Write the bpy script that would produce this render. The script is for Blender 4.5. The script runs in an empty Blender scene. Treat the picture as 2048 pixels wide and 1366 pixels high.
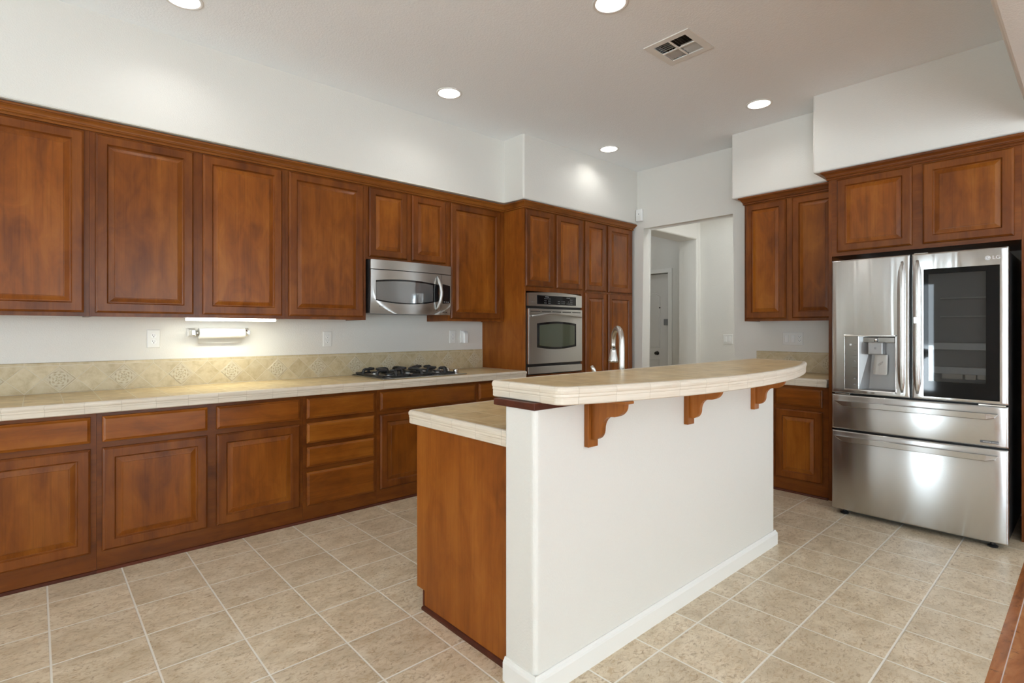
import bpy, bmesh, math, random
from mathutils import Vector, Matrix
random.seed(4)
PI = math.pi
C = bpy.context.scene.collection
sc = bpy.context.scene

# ------------------------------------------------------------------ camera
H = 1.295
cam_d = bpy.data.cameras.new('camera')
cam = bpy.data.objects.new('camera', cam_d)
C.objects.link(cam)
cam.location = (0, 0, H)
cam.rotation_euler = (PI / 2, 0, math.radians(48.69))
cam_d.sensor_width = 36.0
cam_d.lens = 1056.3 / 2048 * 36
cam_d.shift_x = (1024 - 997.8) / 2048
cam_d.shift_y = -(683 - 659.7) / 2048
cam_d.clip_start = 0.02
sc.camera = cam

# ------------------------------------------------------------------ world, exposure, daylight
sc.view_settings.view_transform = 'Standard'
sc.view_settings.look = 'None'
sc.view_settings.gamma = 1.0
sc.view_settings.use_curve_mapping = False
sc.view_settings.exposure = 0.80
sc.cycles.use_denoising = True
sc.cycles.max_bounces = 10
sc.cycles.diffuse_bounces = 6
sc.cycles.glossy_bounces = 5
sc.cycles.transparent_max_bounces = 12
sc.cycles.sample_clamp_indirect = 6.0
sc.cycles.caustics_reflective = False
sc.cycles.caustics_refractive = False
SKY = 4.7
w = bpy.data.worlds.new('world')
sc.world = w
w.use_nodes = True
w.node_tree.nodes['Background'].inputs[0].default_value = (0.815, 0.945, 1.035, 1)
w.node_tree.nodes['Background'].inputs[1].default_value = SKY


def area_light(name, loc, rot, sx, sy, power, col=(1.0, 0.975, 0.94)):
    d = bpy.data.lights.new(name, 'AREA')
    d.shape = 'RECTANGLE'; d.size = sx; d.size_y = sy
    d.energy = power; d.color = col
    o = bpy.data.objects.new(name, d); C.objects.link(o)
    o.location = loc; o.rotation_euler = rot
    return o


# daylight just outside each window opening (windows are behind the camera)
FILL = 1.0
DC = (0.815, 0.945, 1.035)


def portal(name, loc, rot, sx, sy):
    o = area_light(name, loc, rot, sx, sy, 1.0)
    o.data.cycles.is_portal = True
    return o


portal('sky_portal', (-2.05, -4.36, 1.15), (PI / 2, 0, 0), 0.8, 2.1)
portal('sky_portal', (2.85, -4.36, 1.425), (PI / 2, 0, 0), 3.4, 2.05)
portal('sky_portal', (5.21, 2.0, 1.35), (PI / 2, 0, PI / 2), 3.0, 1.9)
portal('sky_portal', (5.21, -2.0, 1.60), (PI / 2, 0, PI / 2), 1.8, 1.2)
# added fill lights outside, aimed up through the windows to brighten the ceiling
area_light('ceiling_fill', (0.5, -9.2, -0.3), (math.radians(164), 0, 0), 10.0, 8.0, 3400 * FILL, DC)
area_light('ceiling_fill', (10.0, 0.3, -0.3), (math.radians(164), 0, PI / 2), 9.0, 8.0, 750 * FILL, DC)
area_light('hall_fill', (-2.0, 5.9, 3.07), (0, 0, 0), 0.5, 0.5, 12, (0.93, 0.97, 1.0))  # added fill light without a fixture, brightens the passage
area_light('hall_fill', (-4.6, 6.0, 3.07), (0, 0, 0), 0.4, 0.4, 2.2, (0.93, 0.97, 1.0))  # second added fill, lifts the side room

# ------------------------------------------------------------------ helpers


def srgb(r, g, b):
    f = lambda c: (c / 255 / 12.92) if c / 255 <= 0.04045 else ((c / 255 + 0.055) / 1.055) ** 2.4
    return (f(r), f(g), f(b), 1)


class N:
    """small node-graph builder"""

    def __init__(self, name):
        self.m = bpy.data.materials.new(name)
        self.m.use_nodes = True
        self.t = self.m.node_tree
        self.b = self.t.nodes['Principled BSDF']

    def n(self, typ, **kw):
        nd = self.t.nodes.new(typ)
        for k, v in kw.items():
            if k.startswith('i_'):
                key = k[2:]
                key = int(key) if key.isdigit() else key.replace('_', ' ')
                s = nd.inputs[key]
                if isinstance(v, bpy.types.NodeSocket):
                    self.t.links.new(v, s)
                else:
                    s.default_value = v
            else:
                setattr(nd, k, v)
        return nd

    def link(self, a, b):
        self.t.links.new(a, b)

    def set(self, **kw):
        for k, v in kw.items():
            s = self.b.inputs[k.replace('_', ' ')]
            if isinstance(v, bpy.types.NodeSocket):
                self.t.links.new(v, s)
            else:
                s.default_value = v

    def math(self, op, a, b=0.0, c=0.0):
        nd = self.t.nodes.new('ShaderNodeMath'); nd.operation = op
        for i, v in enumerate((a, b, c)):
            if i >= len(nd.inputs):
                break
            if isinstance(v, bpy.types.NodeSocket):
                self.t.links.new(v, nd.inputs[i])
            else:
                nd.inputs[i].default_value = v
        return nd.outputs[0]

    def ramp(self, fac, stops, interp='LINEAR'):
        r = self.t.nodes.new('ShaderNodeValToRGB')
        r.color_ramp.interpolation = interp
        el = r.color_ramp.elements
        while len(el) < len(stops):
            el.new(0.5)
        for e, (p, c) in zip(el, stops):
            e.position = p; e.color = c
        self.t.links.new(fac, r.inputs[0])
        return r.outputs[0]

    def mix(self, fac, a, b, typ='MIX'):
        m = self.t.nodes.new('ShaderNodeMix'); m.data_type = 'RGBA'; m.blend_type = typ
        for s, v in ((m.inputs[0], fac), (m.inputs[6], a), (m.inputs[7], b)):
            if isinstance(v, bpy.types.NodeSocket):
                self.t.links.new(v, s)
            else:
                s.default_value = v
        return m.outputs[2]

    def noise(self, vec, scale, detail=4, rough=0.5, dist=0.0):
        nd = self.t.nodes.new('ShaderNodeTexNoise')
        nd.inputs['Scale'].default_value = scale
        nd.inputs['Detail'].default_value = detail
        nd.inputs['Roughness'].default_value = rough
        nd.inputs['Distortion'].default_value = dist
        if vec is not None:
            self.t.links.new(vec, nd.inputs['Vector'])
        return nd.outputs['Fac']

    def bump(self, height, strength=0.3, distance=0.01):
        nd = self.t.nodes.new('ShaderNodeBump')
        nd.inputs['Strength'].default_value = strength
        nd.inputs['Distance'].default_value = distance
        self.t.links.new(height, nd.inputs['Height'])
        self.t.links.new(nd.outputs[0], self.b.inputs['Normal'])
        return nd

    def coords(self, kind='Object', scale=(1, 1, 1), rot=(0, 0, 0), rnd=False):
        tc = self.t.nodes.new('ShaderNodeTexCoord')
        v = tc.outputs[kind]
        if rnd:
            oi = self.t.nodes.new('ShaderNodeObjectInfo')
            ad = self.t.nodes.new('ShaderNodeVectorMath'); ad.operation = 'MULTIPLY_ADD'
            cb = self.t.nodes.new('ShaderNodeCombineXYZ')
            for k in range(3):
                self.t.links.new(oi.outputs['Random'], cb.inputs[k])
            self.t.links.new(cb.outputs[0], ad.inputs[0])
            ad.inputs[1].default_value = (7.3, 9.1, 5.7)
            self.t.links.new(v, ad.inputs[2])
            v = ad.outputs[0]
        mp = self.t.nodes.new('ShaderNodeMapping')
        mp.inputs['Scale'].default_value = scale
        mp.inputs['Rotation'].default_value = rot
        self.t.links.new(v, mp.inputs['Vector'])
        return mp.outputs[0]


MAT = {}


def plain(name, col, rough=0.5, metal=0.0, **kw):
    g = N(name)
    g.set(Base_Color=col, Roughness=rough, Metallic=metal, **kw)
    MAT[name] = g.m
    return g.m


def wood(name, axis, dark, mid, light, rough=0.31, blotch=0.64, coat=0.0):
    g = N(name)
    sc1 = {'x': (0.55, 9, 9), 'y': (9, 0.55, 9), 'z': (9, 9, 0.55)}[axis]
    sc2 = {'x': (3, 130, 130), 'y': (130, 3, 130), 'z': (130, 130, 3)}[axis]
    v = g.coords('Object', sc1, rnd=True)
    n1 = g.noise(v, 1.0, 5, 0.55, 0.9)
    v3 = g.coords('Object', {'x': (1.6, 4, 4), 'y': (4, 1.6, 4), 'z': (4, 4, 1.6)}[axis], rnd=True)
    n3 = g.noise(v3, 1.0, 3, 0.5, 0.4)
    n3 = g.math('MULTIPLY_ADD', g.noise(v3, 2.7, 4, 0.6, 0.8), 0.5, g.math('MULTIPLY', n3, 0.5))
    f = g.math('MULTIPLY_ADD', n3, blotch, g.math('MULTIPLY', n1, 1 - blotch))
    col = g.ramp(f, [(0.34, dark), (0.49, mid), (0.64, light)])
    n2 = g.noise(g.coords('Object', sc2, rnd=True), 1.0, 2, 0.6)
    pores = g.ramp(n2, [(0.30, (0.55, 0.50, 0.46, 1)), (0.48, (1, 1, 1, 1))])
    col = g.mix(0.35, col, g.mix(1.0, col, pores, 'MULTIPLY'))
    oi = g.t.nodes.new('ShaderNodeObjectInfo')
    hs = g.n('ShaderNodeHueSaturation', i_Color=col)
    g.link(g.math('MULTIPLY_ADD', oi.outputs['Random'], 0.24, 0.88), hs.inputs['Value'])
    g.set(Base_Color=hs.outputs[0], Roughness=rough, Coat_Weight=coat, Coat_Roughness=0.25, Specular_IOR_Level=0.27)
    MAT[name] = g.m
    return g.m


CD, CM, CL = srgb(92, 46, 13), srgb(130, 70, 18), srgb(153, 91, 29)
for ax in 'xyz':
    wood('cherry_' + ax, ax, CD, CM, CL)
for ax in 'xyz':
    wood('cherry_frame_' + ax, ax, srgb(82, 41, 14), srgb(112, 59, 19), srgb(134, 76, 27))
wood('cherry_side', 'z', srgb(108, 55, 16), srgb(139, 76, 23), srgb(160, 95, 34), rough=0.4)
wood('cherry_shoe', 'y', srgb(62, 28, 15), srgb(80, 36, 20), srgb(95, 45, 26), rough=0.4)
wood('cherry_crown', 'y', srgb(110, 60, 20), srgb(138, 79, 28), srgb(156, 95, 38), rough=0.33)
wood('corbel_wood', 'z', srgb(116, 64, 20), srgb(150, 87, 32), srgb(172, 107, 48), rough=0.38)


def plaster(name, col, scale=150, strength=0.25, rough=0.55):
    g = N(name)
    v = g.coords('Object')
    n1 = g.noise(v, scale, 3, 0.55)
    g.bump(g.ramp(n1, [(0.38, (0, 0, 0, 1)), (0.62, (1, 1, 1, 1))]), strength, 0.004)
    g.set(Base_Color=col, Roughness=rough)
    MAT[name] = g.m


plaster('wall_paint', srgb(223, 220, 213), 130, 0.16, 0.42)
plaster('ceiling_paint', srgb(244, 247, 249), 95, 0.22, 0.7)
plain('trim_white', srgb(232, 230, 225), 0.35)
plain('plate_white', srgb(228, 227, 223), 0.35)
plain('plastic_white', srgb(236, 236, 234), 0.3)
plain('door_white', srgb(214, 211, 206), 0.4)
plain('slot_dark', srgb(30, 28, 26), 0.6)
plain('black_plastic', (0.012, 0.012, 0.013, 1), 0.35)
plain('black_enamel', (0.014, 0.014, 0.014, 1), 0.28)
plain('cast_iron', (0.020, 0.020, 0.021, 1), 0.42)
plain('duct_dark', (0.02, 0.02, 0.02, 1), 0.8)
plain('gap_dark', (0.010, 0.011, 0.012, 1), 0.6)
plain('chrome', (0.80, 0.79, 0.77, 1), 0.12, 1.0)
plain('brushed_nickel', (0.60, 0.59, 0.57, 1), 0.30, 1.0)
plain('bronze', (0.05, 0.045, 0.04, 1), 0.35, 0.8)
plain('niche_grey', (0.34, 0.34, 0.335, 1), 0.38, 0.5)
plain('grey_shelf', (0.42, 0.42, 0.41, 1), 0.3)
plain('fridge_liner', (0.30, 0.30, 0.295, 1), 0.5)
plain('bin_plastic', (0.55, 0.56, 0.56, 1), 0.25)
plain('food_pack', srgb(205, 200, 190), 0.4)
plain('mark_grey', (0.22, 0.22, 0.22, 1), 0.5)
plain('mark_white', (0.75, 0.75, 0.75, 1), 0.4)
plain('badge_dark', (0.10, 0.10, 0.10, 1), 0.35, 0.6)


def steel(name, axis, base, rough, streak=0.06):
    g = N(name)
    wavy = axis == 'wavy'
    if wavy: axis = 'z'
    s = {'x': (2, 400, 400), 'z': (400, 400, 2), 'y': (400, 2, 400)}[axis]
    n1 = g.noise(g.coords('Object', s), 1.0, 2, 0.5)
    big = g.noise(g.coords('Object', (3, 3, 1.2)), 1.0, 3, 0.5)
    g.set(Base_Color=base, Metallic=1.0,
          Roughness=g.math('ADD', g.math('MULTIPLY', n1, streak),
                           g.math('MULTIPLY_ADD', big, 0.05, rough - 0.04)))
    tg = g.t.nodes.new('ShaderNodeTangent'); tg.direction_type = 'RADIAL'; tg.axis = 'Z'
    g.set(Anisotropic=0.95, Anisotropic_Rotation=0.25, Tangent=tg.outputs[0])
    if wavy:
        g.bump(g.noise(g.coords('Object', (15, 1, 0.9)), 1.0, 1, 0.4, 0.3), 0.7, 0.004)
    MAT[name] = g.m


steel('stainless', 'x', (0.60, 0.60, 0.59, 1), 0.22)
steel('stainless_z', 'wavy', (0.60, 0.60, 0.59, 1), 0.22)
steel('stainless_oven', 'y', (0.58, 0.575, 0.56, 1), 0.30)
steel('stainless_dark', 'x', (0.40, 0.40, 0.39, 1), 0.24)

# dark glass, tinted see-through glass, window glass
plain('black_glass', (0.008, 0.008, 0.009, 1), 0.04, 0.0)
g = N('oven_glass'); g.set(Base_Color=srgb(70, 76, 58), Roughness=0.05, Coat_Weight=1.0, Coat_Roughness=0.03); MAT['oven_glass'] = g.m  # green in the base colour stands in for reflected greenery
g = N('micro_glass'); g.set(Base_Color=(0.10, 0.10, 0.10, 1), Roughness=0.04, Coat_Weight=1.0, Coat_Roughness=0.02, Coat_IOR=2.0); MAT['micro_glass'] = g.m


def thin_glass(name, tint, refl):
    m = bpy.data.materials.new(name); m.use_nodes = True
    t = m.node_tree; t.nodes.clear()
    out = t.nodes.new('ShaderNodeOutputMaterial')
    mx = t.nodes.new('ShaderNodeMixShader')
    tr = t.nodes.new('ShaderNodeBsdfTransparent'); tr.inputs[0].default_value = tint
    gl = t.nodes.new('ShaderNodeBsdfGlossy'); gl.inputs['Roughness'].default_value = 0.02
    fr = t.nodes.new('ShaderNodeFresnel'); fr.inputs[0].default_value = refl
    t.links.new(fr.outputs[0], mx.inputs[0])
    t.links.new(tr.outputs[0], mx.inputs[1]); t.links.new(gl.outputs[0], mx.inputs[2])
    t.links.new(mx.outputs[0], out.inputs[0])
    MAT[name] = m


thin_glass('tinted_glass', (0.34, 0.34, 0.34, 1), 1.6)
thin_glass('window_glass', (0.96, 0.97, 0.97, 1), 1.2)

g = N('lamp_glow'); g.set(Base_Color=(1, 1, 1, 1), Emission_Color=(1.0, 0.97, 0.92, 1), Emission_Strength=14.0); MAT['lamp_glow'] = g.m
g = N('tube_glow'); g.set(Base_Color=(1, 1, 1, 1), Emission_Color=(0.97, 1.0, 0.88, 1), Emission_Strength=4.0); MAT['tube_glow'] = g.m
plain('reflector_white', (0.88, 0.88, 0.86, 1), 0.35)
g = N('paper'); nn = g.noise(g.coords('Object'), 160, 2, 0.5); g.bump(nn, 0.35, 0.004)
g.set(Base_Color=srgb(240, 239, 236), Roughness=0.85); MAT['paper'] = g.m

# floor tile: grid of 0.308 m, grout lines parallel to the walls
g = N('floor_tile')
pos = g.t.nodes.new('ShaderNodeNewGeometry').outputs['Position']
sep = g.n('ShaderNodeSeparateXYZ', i_0=pos)
X, Y = sep.outputs[0], sep.outputs[1]
T = 0.308
shift = g.math('MULTIPLY', g.math('GREATER_THAN', g.math('MULTIPLY_ADD', Y, 0.2, X), -1.15), 0.043)
gx = g.math('DIVIDE', g.math('ADD', g.math('ADD', X, 3.287 + T * 40), shift), T)
gy = g.math('DIVIDE', g.math('ADD', Y, -0.0466 + T * 40), T)
fx = g.math('ABSOLUTE', g.math('SUBTRACT', g.math('FRACT', gx), 0.5))
fy = g.math('ABSOLUTE', g.math('SUBTRACT', g.math('FRACT', gy), 0.5))
edge = g.math('MAXIMUM', fx, fy)
grout = g.ramp(edge, [(0.486, (0, 0, 0, 1)), (0.490, (1, 1, 1, 1))])
idv = g.n('ShaderNodeCombineXYZ', i_0=g.math('FLOOR', gx), i_1=g.math('FLOOR', gy))
wn = g.n('ShaderNodeTexWhiteNoise', noise_dimensions='3D', i_Vector=idv.outputs[0])
off = g.n('ShaderNodeVectorMath', operation='MULTIPLY_ADD', i_0=wn.outputs['Color'], i_1=(5, 5, 5), i_2=pos)
mp1 = g.n('ShaderNodeMapping', i_Vector=off.outputs[0]); mp1.inputs['Scale'].default_value = (1.7, 1.0, 1)
cloud = g.noise(mp1.outputs[0], 7, 4, 0.6, 0.4)
fine = g.noise(mp1.outputs[0], 34, 7, 0.72, 0.9)
vein = g.noise(mp1.outputs[0], 22, 5, 0.65, 2.2)
c0 = g.ramp(cloud, [(0.30, srgb(198, 180, 152)), (0.52, srgb(218, 201, 174)), (0.72, srgb(230, 215, 191))])
c1 = g.mix(g.ramp(vein, [(0.50, (0, 0, 0, 1)), (0.66, (0.75, 0.75, 0.75, 1))]), c0, srgb(188, 160, 122))
c2 = g.mix(g.ramp(fine, [(0.53, (0, 0, 0, 1)), (0.66, (0.85, 0.85, 0.85, 1))]), c1, srgb(160, 134, 104))
tone = g.n('ShaderNodeHueSaturation', i_Color=c2)
g.link(g.math('MULTIPLY_ADD', wn.outputs['Value'], 0.10, 0.95), tone.inputs['Value'])
col = g.mix(grout, tone.outputs[0], srgb(236, 230, 218))
g.set(Base_Color=col, Roughness=g.math('MULTIPLY_ADD', fine, 0.18, 0.24))
g.bump(g.math('SUBTRACT', g.math('MULTIPLY', fine, 0.12), grout), 0.35, 0.004)
MAT['floor_tile'] = g.m

# wood plank floor
g = N('plank_floor')
pos = g.t.nodes.new('ShaderNodeNewGeometry').outputs['Position']
sep = g.n('ShaderNodeSeparateXYZ', i_0=pos)
px = g.math('DIVIDE', g.math('ADD', sep.outputs[0], 0.24 + 0.125 * 40), 0.125)
ed = g.math('ABSOLUTE', g.math('SUBTRACT', g.math('FRACT', px), 0.5))
seam = g.ramp(ed, [(0.480, (0, 0, 0, 1)), (0.490, (1, 1, 1, 1))])
idv = g.n('ShaderNodeCombineXYZ', i_0=g.math('FLOOR', px))
wn = g.n('ShaderNodeTexWhiteNoise', noise_dimensions='3D', i_Vector=idv.outputs[0])
off = g.n('ShaderNodeVectorMath', operation='MULTIPLY_ADD', i_0=wn.outputs['Color'], i_1=(5, 5, 5), i_2=pos)
mp1 = g.n('ShaderNodeMapping', i_Vector=off.outputs[0]); mp1.inputs['Scale'].default_value = (9, 1.6, 1)
n1 = g.noise(mp1.outputs[0], 1.3, 6, 0.6, 1.4)
kn = g.noise(off.outputs[0], 9, 4, 0.7, 2.5)
c0 = g.ramp(n1, [(0.3, srgb(122, 68, 32)), (0.5, srgb(166, 100, 50)), (0.7, srgb(190, 124, 68))])
c1 = g.mix(g.ramp(kn, [(0.60, (0, 0, 0, 1)), (0.72, (0.8, 0.8, 0.8, 1))]), c0, srgb(70, 38, 22))
g.set(Base_Color=g.mix(seam, c1, srgb(205, 180, 165)), Roughness=0.25)
g.bump(g.math('SUBTRACT', 0.0, seam), 0.3, 0.003)
MAT['plank_floor'] = g.m

# counter tile tops (object coordinates) and travertine lip (uv)
TT = 0.158


def counter_top_mat(name, ox, oy):
    g = N(name)
    pos = g.t.nodes.new('ShaderNodeNewGeometry').outputs['Position']
    sep = g.n('ShaderNodeSeparateXYZ', i_0=pos)
    gx = g.math('DIVIDE', g.math('ADD', sep.outputs[0], -ox + TT * 60), TT)
    gy = g.math('DIVIDE', g.math('ADD', sep.outputs[1], -oy + TT * 60), TT)
    fx = g.math('ABSOLUTE', g.math('SUBTRACT', g.math('FRACT', gx), 0.5))
    fy = g.math('ABSOLUTE', g.math('SUBTRACT', g.math('FRACT', gy), 0.5))
    grout = g.ramp(g.math('MAXIMUM', fx, fy), [(0.482, (0, 0, 0, 1)), (0.49, (1, 1, 1, 1))])
    idv = g.n('ShaderNodeCombineXYZ', i_0=g.math('FLOOR', gx), i_1=g.math('FLOOR', gy))
    wn = g.n('ShaderNodeTexWhiteNoise', noise_dimensions='3D', i_Vector=idv.outputs[0])
    off = g.n('ShaderNodeVectorMath', operation='MULTIPLY_ADD', i_0=wn.outputs['Color'], i_1=(3, 3, 3), i_2=pos)
    cl = g.noise(off.outputs[0], 13, 5, 0.6, 0.3)
    col = g.ramp(cl, [(0.3, srgb(190, 164, 116)), (0.5, srgb(210, 184, 136)), (0.7, srgb(224, 202, 158))])
    tone = g.n('ShaderNodeHueSaturation', i_Color=col)
    g.link(g.math('MULTIPLY_ADD', wn.outputs['Value'], 0.10, 0.95), tone.inputs['Value'])
    g.set(Base_Color=g.mix(grout, tone.outputs[0], srgb(226, 212, 184)), Roughness=0.34)
    g.bump(g.math('SUBTRACT', g.math('MULTIPLY', cl, 0.1), grout), 0.3, 0.003)
    MAT[name] = g.m


counter_top_mat('counter_tile', -4.12, 0.113)
counter_top_mat('bar_tile', -1.54, 1.36)

g = N('lip_tile')
uv = g.n('ShaderNodeUVMap').outputs[0]
sep = g.n('ShaderNodeSeparateXYZ', i_0=uv)
gs = g.math('DIVIDE', sep.outputs[0], TT)
ed = g.math('ABSOLUTE', g.math('SUBTRACT', g.math('FRACT', gs), 0.5))
seam = g.ramp(ed, [(0.486, (0, 0, 0, 1)), (0.494, (1, 1, 1, 1))])
idv = g.n('ShaderNodeCombineXYZ', i_0=g.math('FLOOR', gs))
wn = g.n('ShaderNodeTexWhiteNoise', noise_dimensions='3D', i_Vector=idv.outputs[0])
off = g.n('ShaderNodeVectorMath', operation='MULTIPLY_ADD', i_0=wn.outputs['Color'], i_1=(3, 3, 3), i_2=uv)
mp1 = g.n('ShaderNodeMapping', i_Vector=off.outputs[0]); mp1.inputs['Scale'].default_value = (5, 100, 1)
st = g.noise(mp1.outputs[0], 1.0, 4, 0.6, 0.3)
col = g.ramp(st, [(0.3, srgb(208, 194, 174)), (0.5, srgb(218, 206, 188)), (0.75, srgb(226, 216, 200))])
g.set(Base_Color=g.mix(g.math('MULTIPLY', seam, 0.34), col, srgb(178, 163, 142)), Roughness=0.42)
g.bump(g.math('SUBTRACT', g.math('MULTIPLY', st, 0.15), seam), 0.3, 0.002)
MAT['lip_tile'] = g.m

# backsplash: diamond-set tiles (two diagonal grout families)


def splash_mat(name, axis, o, zc, cap_z):
    g = N(name)
    pos = g.t.nodes.new('ShaderNodeNewGeometry').outputs['Position']
    sep = g.n('ShaderNodeSeparateXYZ', i_0=pos)
    u = g.math('SUBTRACT', sep.outputs[axis], o)
    v = g.math('SUBTRACT', sep.outputs[2], zc)
    D = 0.159
    a = g.math('ADD', g.math('DIVIDE', g.math('ADD', u, v), D), 40.5)
    b = g.math('ADD', g.math('DIVIDE', g.math('SUBTRACT', u, v), D), 40.5)
    ea = g.math('ABSOLUTE', g.math('SUBTRACT', g.math('FRACT', a), 0.5))
    eb = g.math('ABSOLUTE', g.math('SUBTRACT', g.math('FRACT', b), 0.5))
    gd = g.ramp(g.math('MAXIMUM', ea, eb), [(0.482, (0, 0, 0, 1)), (0.49, (1, 1, 1, 1))])
    cap = g.math('GREATER_THAN', sep.outputs[2], cap_z)
    capline = g.math('LESS_THAN', g.math('ABSOLUTE', g.math('SUBTRACT', sep.outputs[2], cap_z)), 0.0012)
    cs = g.math('ABSOLUTE', g.math('SUBTRACT', g.math('FRACT', g.math('ADD', g.math('DIVIDE', u, D), 20.0)), 0.5))
    capseam = g.math('MULTIPLY', cap, g.math('GREATER_THAN', cs, 0.492))
    grout = g.math('MAXIMUM', g.math('MAXIMUM', g.math('MULTIPLY', gd, g.math('SUBTRACT', 1.0, cap)), capline), capseam)
    idv = g.n('ShaderNodeCombineXYZ', i_0=g.math('FLOOR', a), i_1=g.math('FLOOR', b), i_2=cap)
    wn = g.n('ShaderNodeTexWhiteNoise', noise_dimensions='3D', i_Vector=idv.outputs[0])
    off = g.n('ShaderNodeVectorMath', operation='MULTIPLY_ADD', i_0=wn.outputs['Color'], i_1=(3, 3, 3), i_2=pos)
    cl = g.noise(off.outputs[0], 16, 5, 0.65, 0.3)
    col = g.ramp(cl, [(0.3, srgb(178, 160, 124)), (0.5, srgb(196, 180, 146)), (0.72, srgb(206, 192, 162))])
    tone = g.n('ShaderNodeHueSaturation', i_Color=col)
    g.link(g.math('MULTIPLY_ADD', wn.outputs['Value'], 0.10, 0.95), tone.inputs['Value'])
    g.set(Base_Color=g.mix(grout, tone.outputs[0], srgb(206, 196, 172)), Roughness=0.36)
    g.bump(g.math('SUBTRACT', g.math('MULTIPLY', cl, 0.1), grout), 0.35, 0.003)
    MAT[name] = g.m


splash_mat('splash_left', 1, 0.112, 1.000, 1.082)
splash_mat('splash_right', 0, -1.86, 1.000, 1.082)

# relief rosette on the accent tiles (object coordinates centred on the tile)
g = N('accent_relief')
tc = g.t.nodes.new('ShaderNodeTexCoord').outputs['Object']
sep = g.n('ShaderNodeSeparateXYZ', i_0=tc)
hu = g.math('ADD', sep.outputs[0], sep.outputs[1])
r = g.math('SQRT', g.math('ADD', g.math('MULTIPLY', hu, hu), g.math('MULTIPLY', sep.outputs[2], sep.outputs[2])))
th = g.math('ARCTAN2', sep.outputs[2], hu)
pet = g.math('SINE', g.math('MULTIPLY_ADD', g.math('SINE', g.math('MULTIPLY', r, 190.0)), 1.1, g.math('MULTIPLY', th, 8.0)))
rin = g.math('SINE', g.math('MULTIPLY_ADD', g.math('COSINE', g.math('MULTIPLY', th, 4.0)), 1.4, g.math('MULTIPLY', r, 380.0)))
rel = g.math('MULTIPLY', g.math('ADD', pet, rin), 0.25)
lim = g.math('LESS_THAN', r, 0.047)
gr = g.math('MULTIPLY', lim, g.math('ADD', rel, 0.5))
nz = g.noise(tc, 130, 3, 0.6)
line = g.ramp(g.math('ADD', gr, g.math('MULTIPLY', g.math('SUBTRACT', nz, 0.5), 0.7)), [(0.08, srgb(172, 156, 128)), (0.3, srgb(190, 176, 146)), (0.62, srgb(205, 195, 170))])
g.set(Base_Color=g.mix(lim, srgb(200, 188, 162), line), Roughness=0.45)
g.bump(gr, 0.6, 0.004)
MAT['accent_relief'] = g.m

# ---- mesh helpers -------------------------------------------------


def obj(name, bm, mat, parent=None, loc=None, smooth=False, kind=None, label=None):
    """link a bmesh holding WORLD coordinates as one object; parts sit at their parent's origin"""
    if loc is None:
        loc = Vector(parent['o']) if parent is not None and 'o' in parent.keys() else Vector((0, 0, 0))
    loc = Vector(loc)
    bmesh.ops.recalc_face_normals(bm, faces=bm.faces[:])
    bmesh.ops.translate(bm, verts=bm.verts[:], vec=-loc)
    me = bpy.data.meshes.new(name)
    if smooth:
        for f in bm.faces:
            f.smooth = True
    bm.to_mesh(me); bm.free()
    for m in (mat if isinstance(mat, (list, tuple)) else [mat]):
        me.materials.append(MAT[m])
    o = bpy.data.objects.new(name, me); C.objects.link(o)
    if parent is not None:
        o.parent = parent
        o.location = loc - Vector(parent['o'])
    else:
        o.location = loc
    o['o'] = tuple(loc)
    if kind: o['kind'] = kind
    if label: o['label'] = label
    if smooth is not True and smooth:
        pass
    return o


def tag(o, label, cat, group=None):
    o['label'] = label; o['category'] = cat
    if group: o['group'] = group
    return o


def thing(name, label, cat, loc, group=None):
    o = bpy.data.objects.new(name, None); C.objects.link(o)
    o.empty_display_size = 0.05
    o.location = loc; o['o'] = tuple(loc)
    return tag(o, label, cat, group)


def box(bm, x0, x1, y0, y1, z0, z1, bev=0.0, seg=2):
    vs = [bm.verts.new((x, y, z)) for x in (x0, x1) for y in (y0, y1) for z in (z0, z1)]
    q = [(0, 1, 3, 2), (4, 6, 7, 5), (0, 4, 5, 1), (2, 3, 7, 6), (0, 2, 6, 4), (1, 5, 7, 3)]
    fs = [bm.faces.new([vs[i] for i in f]) for f in q]
    if bev > 0:
        es = list({e for f in fs for e in f.edges})
        bmesh.ops.bevel(bm, geom=es, offset=bev, segments=seg, profile=0.5, affect='EDGES')
    return bm


def B(*a, **k):
    return box(bmesh.new(), *a, **k)


# local frames: u along the width, v up, w out of the wall
def frame_left(y0, z0, x):      # faces +X
    return lambda u, v, w: (x + w, y0 + u, z0 + v)


def frame_back(x0, z0, y):      # faces -Y
    return lambda u, v, w: (x0 + u, y - w, z0 + v)


def frame_neg(y0, z0, x):       # faces -X
    return lambda u, v, w: (x - w, y0 + u, z0 + v)


def rings(bm, w_, h_, prof, F, cap0=True, cap1=True):
    rr = []
    for d, z in prof:
        rr.append([bm.verts.new(F(u, v, z)) for u, v in ((d, d), (w_ - d, d), (w_ - d, h_ - d), (d, h_ - d))])
    for a, b in zip(rr, rr[1:]):
        for i in range(4):
            bm.faces.new([a[i], a[(i + 1) % 4], b[(i + 1) % 4], b[i]])
    if cap0: bm.faces.new(rr[0])
    if cap1: bm.faces.new(rr[-1])
    return bm


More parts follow.
